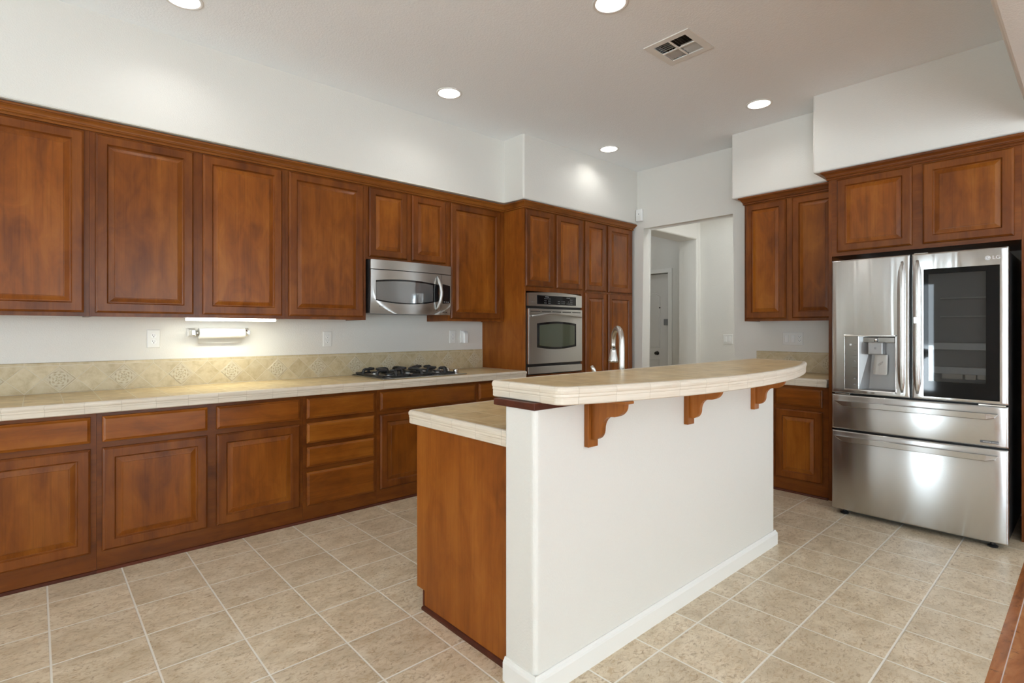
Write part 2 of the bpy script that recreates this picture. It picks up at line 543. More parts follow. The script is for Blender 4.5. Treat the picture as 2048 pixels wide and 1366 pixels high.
def tube(bm, pts, rad, seg=12, caps=True):
    pts = [Vector(p) for p in pts]
    rs = rad if isinstance(rad, (list, tuple)) else [rad] * len(pts)
    prev = None; ringv = []
    for i, p in enumerate(pts):
        d = (pts[min(i + 1, len(pts) - 1)] - pts[max(i - 1, 0)]).normalized()
        if prev is None:
            a = Vector((0, 0, 1)) if abs(d.z) < 0.9 else Vector((1, 0, 0))
            n = (a - d * a.dot(d)).normalized()
        else:
            n = (prev - d * prev.dot(d)).normalized()
        prev = n; b = d.cross(n)
        ringv.append([bm.verts.new(p + (n * math.cos(2 * PI * k / seg) + b * math.sin(2 * PI * k / seg)) * rs[i]) for k in range(seg)])
    for a, b in zip(ringv, ringv[1:]):
        for k in range(seg):
            bm.faces.new([a[k], a[(k + 1) % seg], b[(k + 1) % seg], b[k]])
    if caps:
        bm.faces.new(ringv[0]); bm.faces.new(ringv[-1])
    return bm


def lathe(bm, c, axis, prof, seg=24, caps=True):
    """prof: (radius, distance along axis)"""
    c = Vector(c); ax = Vector(axis).normalized()
    a = Vector((0, 0, 1)) if abs(ax.z) < 0.9 else Vector((1, 0, 0))
    n = (a - ax * a.dot(ax)).normalized(); b = ax.cross(n)
    rr = []
    for r_, t_ in prof:
        rr.append([bm.verts.new(c + ax * t_ + (n * math.cos(2 * PI * k / seg) + b * math.sin(2 * PI * k / seg)) * r_) for k in range(seg)])
    for p, q in zip(rr, rr[1:]):
        for k in range(seg):
            bm.faces.new([p[k], p[(k + 1) % seg], q[(k + 1) % seg], q[k]])
    if caps:
        bm.faces.new(rr[0]); bm.faces.new(rr[-1])
    return bm


def extrude_poly(bm, pts, vec):
    a = [bm.verts.new(p) for p in pts]
    b = [bm.verts.new(Vector(p) + Vector(vec)) for p in pts]
    n = len(pts)
    bm.faces.new(a); bm.faces.new(b[::-1])
    for i in range(n):
        bm.faces.new([a[i], b[i], b[(i + 1) % n], a[(i + 1) % n]])
    return bm


def offset_pts(pts, off):
    n = len(pts); out = []
    for i in range(n):
        p0, p1, p2 = Vector(pts[i - 1]), Vector(pts[i]), Vector(pts[(i + 1) % n])
        d1 = (p1 - p0).normalized(); d2 = (p2 - p1).normalized()
        n1 = Vector((d1.y, -d1.x)); n2 = Vector((d2.y, -d2.x))
        m = (n1 + n2)
        m = m / max(1e-6, m.dot(n1)) if m.length > 1e-6 else n1
        out.append(p1 + m * off)
    return out


def slab(outline, prof, seam0=0.0):
    """tiled slab: counter-clockwise outline, lip profile (outward offset, z) from the top down. material 0 = top, 1 = lip"""
    bm = bmesh.new(); uvl = bm.loops.layers.uv.new('UVMap')
    n = len(outline)
    s = [0.0]
    for i in range(n):
        s.append(s[-1] + (Vector(outline[(i + 1) % n]) - Vector(outline[i])).length)
    t = [0.0]
    for a, b in zip(prof, prof[1:]):
        t.append(t[-1] + math.hypot(a[0] - b[0], a[1] - b[1]))
    rr = []
    for off, z in prof:
        rr.append([bm.verts.new((p.x, p.y, z)) for p in offset_pts(outline, off)])
    for j in range(len(prof) - 1):
        for i in range(n):
            i2 = (i + 1) % n
            f = bm.faces.new([rr[j][i], rr[j + 1][i], rr[j + 1][i2], rr[j][i2]])
            f.material_index = 1
            for lp, uvv in zip(f.loops, ((s[i], t[j]), (s[i], t[j + 1]), (s[i + 1], t[j + 1]), (s[i + 1], t[j]))):
                lp[uvl].uv = (uvv[0] + seam0, uvv[1])
    top = bm.faces.new(rr[0]); top.material_index = 0
    bot = bm.faces.new(rr[-1]); bot.material_index = 1
    return bm


def lip_profile(top, h=0.062):
    return [(-0.024, top), (-0.014, top + 0.0015), (-0.006, top - 0.001), (-0.0015, top - 0.007), (0, top - 0.014), (-0.001, top - 0.021),
            (-0.0038, top - 0.025), (-0.0030, top - 0.028), (-0.0030, top - 0.033), (-0.0052, top - 0.036), (-0.0045, top - 0.039), (-0.0045, top - h + 0.004), (-0.010, top - h)]


def round_poly(pts, rads, seg=6):
    """round the corners of a ccw polygon"""
    out = []; n = len(pts)
    for i in range(n):
        p0, p1, p2 = Vector(pts[i - 1]), Vector(pts[i]), Vector(pts[(i + 1) % n])
        r_ = rads[i] if isinstance(rads, (list, tuple)) else rads
        if r_ <= 0:
            out.append(tuple(p1)); continue
        a = (p0 - p1).normalized(); b = (p2 - p1).normalized()
        ang = math.acos(max(-1, min(1, a.dot(b))))
        d = r_ / math.tan(ang / 2)
        cen = p1 + (a + b).normalized() * (r_ / math.sin(ang / 2))
        v0 = p1 + a * d - cen; v1 = p1 + b * d - cen
        for k in range(seg + 1):
            t_ = k / seg
            v = v0.lerp(v1, t_).normalized() * r_
            out.append(tuple(cen + v))
    return out


def sweep(bm, path, prof, closed=False):
    """sweep (outward offset, z) profile along an xy path; outward = right of the direction of travel"""
    n = len(path); rr = []
    for i in range(n):
        p1 = Vector(path[i])
        d1 = (p1 - Vector(path[i - 1])).normalized() if i > 0 else None
        d2 = (Vector(path[i + 1]) - p1).normalized() if i < n - 1 else None
        if d1 is None: d1 = d2
        if d2 is None: d2 = d1
        n1 = Vector((d1.y, -d1.x)); n2 = Vector((d2.y, -d2.x))
        m = n1 + n2; m = m / m.dot(n1)
        rr.append([bm.verts.new((p1.x + m.x * o_, p1.y + m.y * o_, z_)) for o_, z_ in prof])
    k = len(prof)
    for a, b in zip(rr, rr[1:]):
        for j in range(k):
            bm.faces.new([a[j], a[(j + 1) % k], b[(j + 1) % k], b[j]])
    bm.faces.new(rr[0]); bm.faces.new(rr[-1])
    return bm


def bevel_where(bm, test, off, seg=4):
    es = [e for e in bm.edges if test(e.verts[0].co, e.verts[1].co)]
    if es:
        bmesh.ops.bevel(bm, geom=es, offset=off, segments=seg, profile=0.5, affect='EDGES')
    return bm


# ------------------------------------------------------------------ the setting
WX, WY, CZ = -4.13, 5.15, 3.09        # left wall face, back wall face, ceiling
XR = 5.0; YB = -4.2                   # family room side wall, rear wall
WOODX = -0.28


def struct(name, bm, mat, loc=(0, 0, 0), parent=None, smooth=False):
    return obj(name, bm, mat, parent, loc if parent is None else None, smooth, kind='structure' if parent is None else None)


struct('floor', B(-5.7, WOODX, YB, 7.0, -0.06, 0.0), 'floor_tile')
struct('floor_plank', B(WOODX, XR + 0.2, YB, 7.0, -0.06, -0.001), 'plank_floor')
LIGHTS = [(-3.285, 0.605), (-1.775, 2.375), (-3.258, 2.36), (-1.789, 4.326), (-3.216, 4.281)]
VENT = (-1.92, -1.615, 2.915, 3.235)
# ceiling with real openings for the recessed lamps and the air vent
bm = bmesh.new()
es = []


def loop(pts):
    vs = [bm.verts.new(p) for p in pts]
    for i in range(len(vs)):
        es.append(bm.edges.new((vs[i], vs[(i + 1) % len(vs)])))


loop([(-5.7, YB, CZ), (XR + 0.2, YB, CZ), (XR + 0.2, 7.0, CZ), (-5.7, 7.0, CZ)])
for lx, ly in LIGHTS:
    loop([(lx + 0.088 * math.cos(2 * PI * k / 32), ly + 0.088 * math.sin(2 * PI * k / 32), CZ) for k in range(32)])
vx0, vx1, vy0, vy1 = VENT
loop([(vx0 + .02, vy0 + .02, CZ), (vx1 - .02, vy0 + .02, CZ), (vx1 - .02, vy1 - .02, CZ), (vx0 + .02, vy1 - .02, CZ)])
bmesh.ops.triangle_fill(bm, use_beauty=True, use_dissolve=False, edges=es)
struct('ceiling', bm, 'ceiling_paint')
struct('ceiling_deck', B(-5.7, XR + 0.2, YB, 7.0, CZ + 0.2, CZ + 0.3), 'ceiling_paint')

struct('wall_left', B(WX - 0.15, WX, YB - 0.15, 5.15, 0, CZ + 0.2), 'wall_paint')
# back wall with the passage opening (left jamb -3.41, head 2.455)
OX0, OX1, OZ = -3.41, -2.36, 2.455
bm = bmesh.new()
extrude_poly(bm, [(-5.7, WY, 0), (OX0, WY, 0), (OX0, WY, OZ), (OX1, WY, OZ), (OX1, WY, 0), (XR + 0.2, WY, 0), (XR + 0.2, WY, CZ + 0.2), (-5.7, WY, CZ + 0.2)], (0, 0.15, 0))


def opening_edge(a, b):
    onx = lambda p: (abs(p.x - OX0) < 1e-4 or abs(p.x - OX1) < 1e-4) and p.z <= OZ + 1e-4
    return onx(a) and onx(b) and abs(a.y - b.y) < 1e-4


bevel_where(bm, opening_edge, 0.02, 4)
struct('wall_back', bm, 'wall_paint')
# rear wall (behind the camera) with a sliding door and a window, side wall with two windows


def wall_y(name, y0, y1, x0, x1, holes, zt):
    """wall panel normal to y with rectangular holes, assembled as one mesh"""
    bm = bmesh.new()
    xs = sorted({x0, x1, *[h[0] for h in holes], *[h[1] for h in holes]})
    for a, b in zip(xs, xs[1:]):
        hs = [h for h in holes if h[0] <= a + 1e-6 and h[1] >= b - 1e-6]
        if hs:
            h = hs[0]
            if h[2] > 0.02: box(bm, a, b, y0, y1, 0, h[2])
            box(bm, a, b, y0, y1, h[3], zt)
        else:
            box(bm, a, b, y0, y1, 0, zt)
    return bm


RH = [(-2.45, -1.65, 0.10, 2.20), (1.15, 4.55, 0.40, 2.45)]
struct('wall_rear', wall_y('wall_rear', YB - 0.15, YB, WX - 0.15, XR + 0.2, RH, CZ + 0.2), 'wall_paint')
SH = [(0.5, 3.5, 0.40, 2.30), (-2.9, -1.1, 1.00, 2.20)]
bm = wall_y('wall_right', -XR - 0.2, -XR, YB, 5.15, SH, CZ + 0.2)
for v in bm.verts:
    v.co = Vector((-v.co.y, v.co.x, v.co.z))
struct('wall_right', bm, 'wall_paint')


def window(name, F, w_, h_, mull):
    """frame with mullions and one glass pane; F maps (u, v, w) to the wall"""
    o = thing_struct(name, F(w_ / 2, 0, 0))
    bm = bmesh.new()
    t_ = 0.05

    def bar(u0, u1, v0, v1):
        c = [F(u, v, w_2) for u in (u0, u1) for v in (v0, v1) for w_2 in (-0.09, -0.03)]
        xs = [p[0] for p in c]; ys = [p[1] for p in c]; zs = [p[2] for p in c]
        box(bm, min(xs), max(xs), min(ys), max(ys), min(zs), max(zs))
    bar(0, w_, 0, t_); bar(0, w_, h_ - t_, h_); bar(0, t_, t_, h_ - t_); bar(w_ - t_, w_, t_, h_ - t_)
    for k in range(1, mull):
        u = w_ * k / mull
        bar(u - 0.025, u + 0.025, t_, h_ - t_)
    obj('window_frame', bm, 'trim_white', o)
    bm = bmesh.new()
    bm.faces.new([bm.verts.new(F(u, v, -0.06)) for u, v in ((t_, t_), (w_ - t_, t_), (w_ - t_, h_ - t_), (t_, h_ - t_))])
    obj('pane', bm, 'window_glass', o)


def thing_struct(name, loc):
    o = bpy.data.objects.new(name, None); C.objects.link(o)
    o.empty_display_size = 0.05
    o.location = loc; o['o'] = tuple(loc); o['kind'] = 'structure'
    return o


window('window_1', lambda u, v, w_: (RH[0][1] - u, YB + w_, RH[0][2] + v), 0.8, 2.1, 1)
window('window_2', lambda u, v, w_: (RH[1][1] - u, YB + w_, RH[1][2] + v), 3.4, 2.05, 3)
window('window_3', lambda u, v, w_: (XR - w_, SH[0][0] + u, SH[0][2] + v), 3.0, 1.9, 3)
window('window_4', lambda u, v, w_: (XR - w_, SH[1][0] + u, SH[1][2] + v), 1.8, 1.2, 2)

# soffits over the cabinets (bullnosed drywall), dropped header over the plank floor edge
SZ = 2.496
bm = bmesh.new()
extrude_poly(bm, [(WX, YB, SZ), (-3.745, YB, SZ), (-3.745, 3.355, SZ), (-3.475, 3.355, SZ), (-3.475, WY, SZ), (WX, WY, SZ)], (0, 0, CZ - SZ))
bevel_where(bm, lambda a, b: (abs(a.z - SZ) < 1e-4 and abs(b.z - SZ) < 1e-4 and min(a.x, b.x) > WX + 0.1 and not (a.y > 5.1 and b.y > 5.1)
                              and not (a.y < -4 and b.y < -4)) or (abs(a.x + 3.475) < 1e-4 and abs(b.x + 3.475) < 1e-4 and abs(a.y - 3.355) < 1e-3 and abs(b.y - 3.355) < 1e-3), 0.018, 4)
struct('wall_left_soffit', bm, 'wall_paint')
bm = B(-2.245, -1.462, 4.825, WY, SZ, CZ)
bevel_where(bm, lambda a, b: (abs(a.z - SZ) < 1e-4 and abs(b.z - SZ) < 1e-4 and (abs(a.y - b.y) > 0.01 or a.y < 5) and not (a.x > -1.5 and b.x > -1.5)) or
            (abs(a.z - b.z) > 0.1 and a.y < 5 and a.x < -2), 0.018, 4)
struct('wall_back_soffit', bm, 'wall_paint')
bm = B(-1.462, WOODX, 4.50, WY, SZ, CZ)
bevel_where(bm, lambda a, b: (abs(a.z - SZ) < 1e-4 and abs(b.z - SZ) < 1e-4 and (abs(a.y - b.y) > 0.01 or a.y < 5) and not (a.x > -1 and b.x > -1)) or
            (abs(a.z - b.z) > 0.1 and a.y < 5 and a.x < -1), 0.018, 4)
struct('wall_fridge_soffit', bm, 'wall_paint')
bm = B(WOODX, WOODX + 0.22, YB, WY, 2.55, CZ)
bevel_where(bm, lambda a, b: abs(a.z - 2.55) < 1e-4 and abs(b.z - 2.55) < 1e-4 and abs(a.y - b.y) > 1, 0.02, 4)
struct('wall_right_header', bm, 'wall_paint')
bm = B(WOODX, WOODX + 0.22, 4.52, WY, 0, 2.55)
struct('wall_fridge_stub', bm, 'wall_paint')

# passage behind the opening: left wall with a second opening, far wall, side room with a white door
bm = bmesh.new()
box(bm, -3.66, OX0, 5.30, 6.38, OZ, CZ + 0.2)
box(bm, -3.66, OX0, 6.38, 7.0, 0, CZ + 0.2)
bevel_where(bm, lambda a, b: (abs(a.z - OZ) < 1e-4 and abs(b.z - OZ) < 1e-4 and a.x > -3.5 and b.x > -3.5) or
            (abs(a.y - 6.38) < 1e-4 and abs(b.y - 6.38) < 1e-4 and a.x > -3.5 and b.x > -3.5 and max(a.z, b.z) < 4 and min(a.z, b.z) < 0.1), 0.018, 4)
struct('wall_hall_left', bm, 'wall_paint')
struct('wall_hall_far', B(OX0, -0.7, 6.46, 6.60, 0, CZ + 0.2), 'wall_paint')
struct('wall_hall_right', wall_y('w', -0.70, -0.66, 5.30, 6.46, [(5.45, 6.35, 1.0, 2.2)], CZ + 0.2) if False else B(-0.70, -0.60, 5.30, 6.46, 0, CZ + 0.2), 'wall_paint')
struct('light_block_side_room', B(-5.7, -3.66, 6.955, 7.0, 0, CZ + 0.2), 'wall_paint')  # added blocker behind the door, keeps outside light from leaking through its gap
struct('wall_side_room_left', B(-5.7, -5.6, 5.30, 6.8, 0, CZ + 0.2), 'wall_paint')
bm = wall_y('w', 6.80, 6.95, -5.6, -3.66, [(-4.88, -4.068, 0, 2.114)], CZ + 0.2)
struct('wall_side_room_far', bm, 'wall_paint')
# white panelled door in its casing
d = thing_struct('door_1', (-4.474, 6.84, 0))
F = frame_back(-4.878, 0.008, 6.845)
bm = B(-4.878, -4.070, 6.845, 6.885, 0.008, 2.105)
obj('door_slab', bm, 'door_white', d)


def arch_panel(u0, u1, v0, v1, rise):
    pts = [(u0, v0), (u1, v0), (u1, v1)]
    for k in range(1, 9):
        t_ = k / 9
        pts.append((u1 + (u0 - u1) * t_, v1 + rise * math.sin(PI * t_)))
    pts.append((u0, v1))
    return pts


for (u0, u1, v0, v1, rs) in ((0.11, 0.365, 1.02, 1.78, 0.05), (0.445, 0.655, 1.02, 1.78, 0.05), (0.11, 0.365, 0.2, 0.86, 0), (0.445, 0.655, 0.2, 0.86, 0)):
    bm = bmesh.new()
    pts = arch_panel(u0, u1, v0, v1, rs)
    o_ = offset_pts(pts, 0); rr = []
    for off, hgt in ((0, 0.0), (-0.006, 0.007), (-0.02, 0.002), (-0.035, 0.006)):
        rr.append([bm.verts.new(F(p.x, p.y, hgt)) for p in offset_pts(pts, off)])
    for a, b in zip(rr, rr[1:]):
        for i in range(len(a)):
            bm.faces.new([a[i], a[(i + 1) % len(a)], b[(i + 1) % len(a)], b[i]])
    bm.faces.new(rr[-1])
    obj('door_panel', bm, 'door_white', d)
bm = lathe(bmesh.new(), (-4.275, 6.845, 0.955), (0, -1, 0), [(0.029, 0), (0.029, 0.005), (0.010, 0.009), (0.010, 0.030), (0.020, 0.036), (0.023, 0.046), (0.017, 0.056), (0.004, 0.058)], 20)
obj('knob', bm, 'bronze', d, smooth=True)
bm = lathe(bmesh.new(), (-4.235, 6.845, 1.618), (0, -1, 0), [(0.012, 0), (0.012, 0.006), (0.003, 0.008)], 14)
obj('peephole', bm, 'bronze', d, smooth=True)
bm = B(-4.145, -4.078, 6.80, 6.845, 1.36, 1.45, 0.004)
obj('door_guard', bm, 'mark_grey', d)
cs = []
bm = bmesh.new()
box(bm, -4.068, -4.005, 6.782, 6.80, 0, 2.114, 0.004)
box(bm, -4.943, -4.88, 6.782, 6.80, 0, 2.114, 0.004)
box(bm, -4.943, -4.005, 6.782, 6.80, 2.114, 2.172, 0.004)
struct('trim_1', bm, 'trim_white')

# ------------------------------------------------------------------ island knee wall (drywall) with its baseboard
PX0, PX1, PY0, PY1, PZ = -1.456, -1.30, 1.312, 3.362, 1.012
bm = B(PX0, PX1, PY0, PY1, 0, PZ)
bevel_where(bm, lambda a, b: abs(a.z - b.z) > 0.1 and a.x > PX1 - 0.01, 0.02, 5)
bevel_where(bm, lambda a, b: abs(a.z - b.z) > 0.9 and a.x < PX0 + 0.01, 0.006, 2)
struct('wall_island', bm, 'wall_paint')
prof = [(0, 0), (0.014, 0), (0.014, 0.066), (0.011, 0.074), (0.007, 0.078), (0.004, 0.085), (0, 0.085)]
bm = sweep(bmesh.new(), [(PX0 - 0.0, PY0), (PX1, PY0), (PX1, PY1), (PX0, PY1)], prof)
struct('baseboard_island', bm, 'trim_white')

# ------------------------------------------------------------------ cabinet building blocks
DT = 0.021
PANEL_D = 0.060


def cab_door(parent, F, w_, h_, fm, pm, label=None):
    bm = rings(bmesh.new(), w_, h_, [(0, 0), (0, 0.010), (0.002, 0.0135), (0.007, 0.0175), (0.011, DT), (0.0525, DT), (0.055, 0.0175), (0.0575, 0.012), (0.0605, 0.0095), (0.0605, 0.004)], F, True, False)
    d = obj('door', bm, fm, parent, label=label)
    bm = rings(bmesh.new(), w_, h_, [(0.0600, 0.004), (0.0600, 0.0088), (0.064, 0.0088), (0.086, 0.0150), (0.089, 0.0153), (0.0905, 0.0175)], F, False, True)
    obj('raised_panel', bm, pm, d)
    return d


def drawer(parent, F, w_, h_, m):
    bm = rings(bmesh.new(), w_, h_, [(0, 0), (0, 0.009), (0.002, 0.0125), (0.007, 0.0145), (0.0135, DT - 0.001), (0.0155, DT)], F)
    return obj('drawer_front', bm, m, parent)


# ---------------- upper cabinets on the left wall
UXF = -3.80; UZ0, UZ1 = 1.372, 2.436
UG = 'cherry wall cabinets along the left wall'
BK = WX + 0.002


def upper(label, y0, y1, doors, z0=UZ0, name='wall_cabinet', dz0=1.394, dz1=2.419):
    t = thing(name, label, 'cabinet', (UXF, (y0 + y1) / 2, z0), UG)
    bm = bmesh.new()
    box(bm, BK, UXF, y0 + 0.0005, y1 - 0.0005, z0 + 0.016, UZ1)            # body
    box(bm, UXF - 0.02, UXF, y0 + 0.0005, y1 - 0.0005, z0, z0 + 0.016)     # front rail lip
    box(bm, BK, UXF - 0.02, y0 + 0.0005, y0 + 0.014, z0, z0 + 0.016)
    box(bm, BK, UXF - 0.02, y1 - 0.014, y1 - 0.0005, z0, z0 + 0.016)
    obj('carcass', bm, 'cherry_frame_z', t)
    for a, b in doors:
        cab_door(t, frame_left(a, dz0, UXF + 0.0005), b - a, dz1 - dz0, 'cherry_frame_z', 'cherry_z')
    return t


upper('leftmost cherry wall cabinet, its raised-panel door cut by the left edge of the photo', -0.85, 0.234, [(-0.80, -0.335), (-0.287, 0.209)])
upper('wide two-door cherry wall cabinet above the paper towel roll', 0.234, 1.328, [(0.26, 0.756), (0.808, 1.305)])
upper('single-door cherry wall cabinet touching the left side of the microwave', 1.328, 1.95, [(1.351, 1.924)])
upper('short cherry wall cabinet with two small doors over the microwave', 1.95, 2.736, [(1.971, 2.318), (2.363, 2.708)], z0=1.852, dz0=1.872)
upper('narrow cherry wall cabinet between the microwave and the oven cabinet', 2.736, 3.403, [(2.762, 3.345)])

# ---------------- base cabinets on the left wall
LXF = -3.53; LZ1 = 0.855
LG = 'cherry base cabinets along the left wall'


def base(label, y0, y1, drawers, doors, name='base_cabinet'):
    t = thing(name, label, 'cabinet', (LXF, (y0 + y1) / 2, 0), LG)
    bm = B(BK, LXF, y0 + 0.0005, y1 - 0.0005, 0.0, LZ1)
    obj('carcass', bm, 'cherry_frame_y', t)
    bm = sweep(bmesh.new(), [(LXF, y1), (LXF, y0)][::-1], [(0, 0), (0.014, 0), (0.014, 0.006), (0.008, 0.014), (0, 0.016)])
    obj('shoe_molding', bm, 'cherry_shoe', t)
    for a, b, c, d_ in drawers:
        drawer(t, frame_left(a, c, LXF + 0.0005), b - a, d_ - c, 'cherry_y')
    for a, b, c, d_ in doors:
        cab_door(t, frame_left(a, c, LXF + 0.0005), b - a, d_ - c, 'cherry_frame_z', 'cherry_z')
    return t


DR = (0.695, 0.833); DO = (0.112, 0.664)
base('leftmost cherry base cabinet, drawer over raised-panel door, cut by the left edge of the photo', -0.85, 0.247, [(-0.80, -0.335, *DR), (-0.287, 0.222, *DR)], [(-0.80, -0.335, *DO), (-0.287, 0.222, *DO)])
base('wide cherry base cabinet with two drawers and two doors, under the paper towel roll', 0.247, 1.35, [(0.271, 0.776, *DR), (0.824, 1.327, *DR)], [(0.271, 0.776, *DO), (0.824, 1.327, *DO)])
base('cherry base cabinet with a stack of four drawers', 1.35, 1.898, [(1.374, 1.875, *DR), (1.374, 1.875, 0.530, 0.666), (1.374, 1.875, 0.369, 0.505), (1.374, 1.875, 0.107, 0.336)], [])
base('cherry base cabinet with one wide drawer front under the gas cooktop', 1.898, 2.844, [(1.922, 2.822, *DR)], [(1.922, 2.360, *DO), (2.384, 2.822, *DO)])
base('narrow cherry base cabinet against the oven cabinet, mostly behind the island', 2.844, 3.403, [(2.866, 3.38, *DR)], [(2.866, 3.38, *DO)])

# ---------------- tall oven cabinet and pantry
TXF = -3.52; TY0, TYM, TY1 = 3.405, 4.248, 5.118
t = thing('oven_cabinet', 'tall cherry cabinet holding the wall oven, with two upper doors and a plain side panel', 'cabinet', (TXF, (TY0 + TYM) / 2, 0), 'tall cherry cabinets at the end of the left wall')
OZ0, OZ1 = 0.872, 1.655
bm = bmesh.new()
box(bm, BK, TXF, TY0 + 0.020, TYM - 0.0005, OZ1 + 0.004, UZ1)
box(bm, BK, TXF, TY0 + 0.020, TYM - 0.0005, 0, OZ0 - 0.003)
box(bm, TXF - 0.03, TXF, TYM - 0.035, TYM - 0.0005, OZ0 - 0.003, OZ1 + 0.004)
box(bm, BK, TXF - 0.03, TYM - 0.016, TYM - 0.0005, OZ0 - 0.003, OZ1 + 0.004)
obj('carcass', bm, 'cherry_frame_z', t)
obj('side_panel', B(BK, TXF, TY0, TY0 + 0.0195, 0, UZ1), 'cherry_side', t, label='lighter veneered side panel')
for a, b in ((3.412, 3.785), (3.834, 4.226)):
    cab_door(t, frame_left(a, 1.702, TXF + 0.0005), b - a, 2.421 - 1.702, 'cherry_frame_z', 'cherry_z')
t = thing('pantry_cabinet', 'tall cherry pantry with four narrow doors beside the passage opening', 'cabinet', (TXF, (TYM + TY1) / 2, 0), 'tall cherry cabinets at the end of the left wall')
obj('carcass', B(BK, TXF, TYM + 0.0005, TY1, 0, UZ1), 'cherry_frame_z', t)
for a, b in ((4.271, 4.616), (4.656, 5.080)):
    cab_door(t, frame_left(a, 1.702, TXF + 0.0005), b - a, 2.421 - 1.702, 'cherry_frame_z', 'cherry_z')
    cab_door(t, frame_left(a, 0.112, TXF + 0.0005), b - a, 1.680 - 0.112, 'cherry_frame_z', 'cherry_z')

CROWN = [(0.0008, 2.427), (0.010, 2.427), (0.0125, 2.430), (0.0125, 2.435), (0.008, 2.4375), (0.008, 2.442), (0.0145, 2.444), (0.017, 2.4475), (0.017, 2.452), (0.020, 2.454), (0.022, 2.460), (0.026, 2.466), (0.032, 2.4715), (0.036, 2.474), (0.036, 2.477), (0.0425, 2.478), (0.0435, 2.481), (0.0435, 2.487), (0.041, 2.490), (0.0008, 2.490)]
bm = sweep(bmesh.new(), [(UXF, -0.85), (UXF, TY0), (TXF, TY0), (TXF, TY1), (WX + 0.35, TY1)], CROWN)
tag(obj('crown_molding', bm, 'cherry_crown', loc=(UXF, 1.3, 2.43)), 'cherry crown molding along the left wall cabinets, turning out around the oven cabinet', 'molding')

# ---------------- right-hand run on the back wall
RYF = 4.85; BYF = 4.53
BB = WY - 0.002
FP0, FP1 = -1.360, -1.338      # left fridge panel
t = thing('wall_cabinet', 'two-door cherry wall cabinet above the switch plate, left of the refrigerator', 'cabinet', (-1.745, RYF, UZ0))
bm = bmesh.new()
box(bm, -2.133, FP0 - 0.001, RYF, BB, UZ0 + 0.012, UZ1)
box(bm, -2.133, FP0 - 0.001, RYF, RYF + 0.02, UZ0, UZ0 + 0.012)
box(bm, -2.133, -2.119, RYF + 0.02, BB, UZ0, UZ0 + 0.012)
obj('carcass', bm, 'cherry_frame_z', t)
for a, b in ((-2.118, -1.776), (-1.728, -1.386)):
    cab_door(t, frame_back(a, 1.394, RYF - 0.0005), b - a, 2.419 - 1.394, 'cherry_frame_z', 'cherry_z')
bm = sweep(bmesh.new(), [(-2.133, BB), (-2.133, RYF), (FP0 - 0.046, RYF)][::1], [(o_, z_) for o_, z_ in CROWN])
# outward is right of travel: going -y then +x puts the room on the right-hand side
tag(obj('crown_molding', bm, 'cherry_frame_x', loc=(-1.75, RYF, 2.43)), 'short cherry crown molding over the two-door cabinet left of the refrigerator', 'molding')

t = thing('base_cabinet', 'small cherry base cabinet on the back wall, between the bar end and the refrigerator', 'cabinet', (-1.745, BYF, 0))
obj('carcass', B(-2.133, FP0 - 0.001, BYF, BB, 0, LZ1), 'cherry_frame_x', t)
bm = sweep(bmesh.new(), [(-2.133, BYF), (FP0 - 0.001, BYF)], [(0, 0), (0.014, 0), (0.014, 0.006), (0.008, 0.014), (0, 0.016)])
obj('shoe_molding', bm, 'cherry_shoe', t)
for a, b in ((-2.11, -1.79), (-1.742, -1.398)):
    drawer(t, frame_back(a, DR[0], BYF - 0.0005), b - a, DR[1] - DR[0], 'cherry_x')
    cab_door(t, frame_back(a, DO[0], BYF - 0.0005), b - a, DO[1] - DO[0], 'cherry_frame_z', 'cherry_z')

t = thing('fridge_cabinet', 'cherry surround of the refrigerator with two doors above and full-height side panels', 'cabinet', (-0.83, BYF, 1.85))
FQ0, FQ1 = -0.316, -0.288
obj('carcass', B(FP1, FQ0, BYF, BB, 1.848, UZ1), 'cherry_frame_x', t)
obj('side_panel', B(FP0, FP1 - 0.0005, BYF, BB, 0, UZ1), 'cherry_frame_z', t)
obj('side_panel', B(FQ0 + 0.0005, FQ1, BYF, BB, 0, UZ1), 'cherry_frame_z', t)
for a, b in ((-1.302, -0.850), (-0.793, -0.347)):
    cab_door(t, frame_back(a, 1.876, BYF - 0.0005), b - a, 2.419 - 1.876, 'cherry_frame_z', 'cherry_z')
bm = sweep(bmesh.new(), [(FP0, WY - 0.30), (FP0, BYF), (FQ1, BYF)], CROWN)
tag(obj('crown_molding', bm, 'cherry_frame_x', loc=(-0.83, BYF, 2.43)), 'cherry crown molding over the cabinet above the refrigerator', 'molding')

# ------------------------------------------------------------------ counters
CT = 0.917
out = [(-3.48, -0.85), (-3.48, 3.402), (BK, 3.402), (BK, -0.85)]
bm = slab(out, lip_profile(CT), seam0=-0.85 - 0.113 + TT * 10 + TT / 2 + 0.85 - 0.85)
tag(obj('tiled_countertop', bm, ['counter_tile', 'lip_tile'], loc=(-3.8, 1.3, CT)), 'long beige tiled countertop along the left wall under the cooktop', 'countertop')
out = [(FP0 - 0.001, 4.497), (FP0 - 0.001, BB), (-2.15, BB), (-2.15, 4.497)]
bm = slab(out, lip_profile(CT), seam0=0.03)
tag(obj('tiled_countertop', bm, ['counter_tile', 'lip_tile'], loc=(-1.75, 4.8, CT)), 'short beige tiled countertop left of the refrigerator', 'countertop')

# tiled backsplashes with relief accent tiles


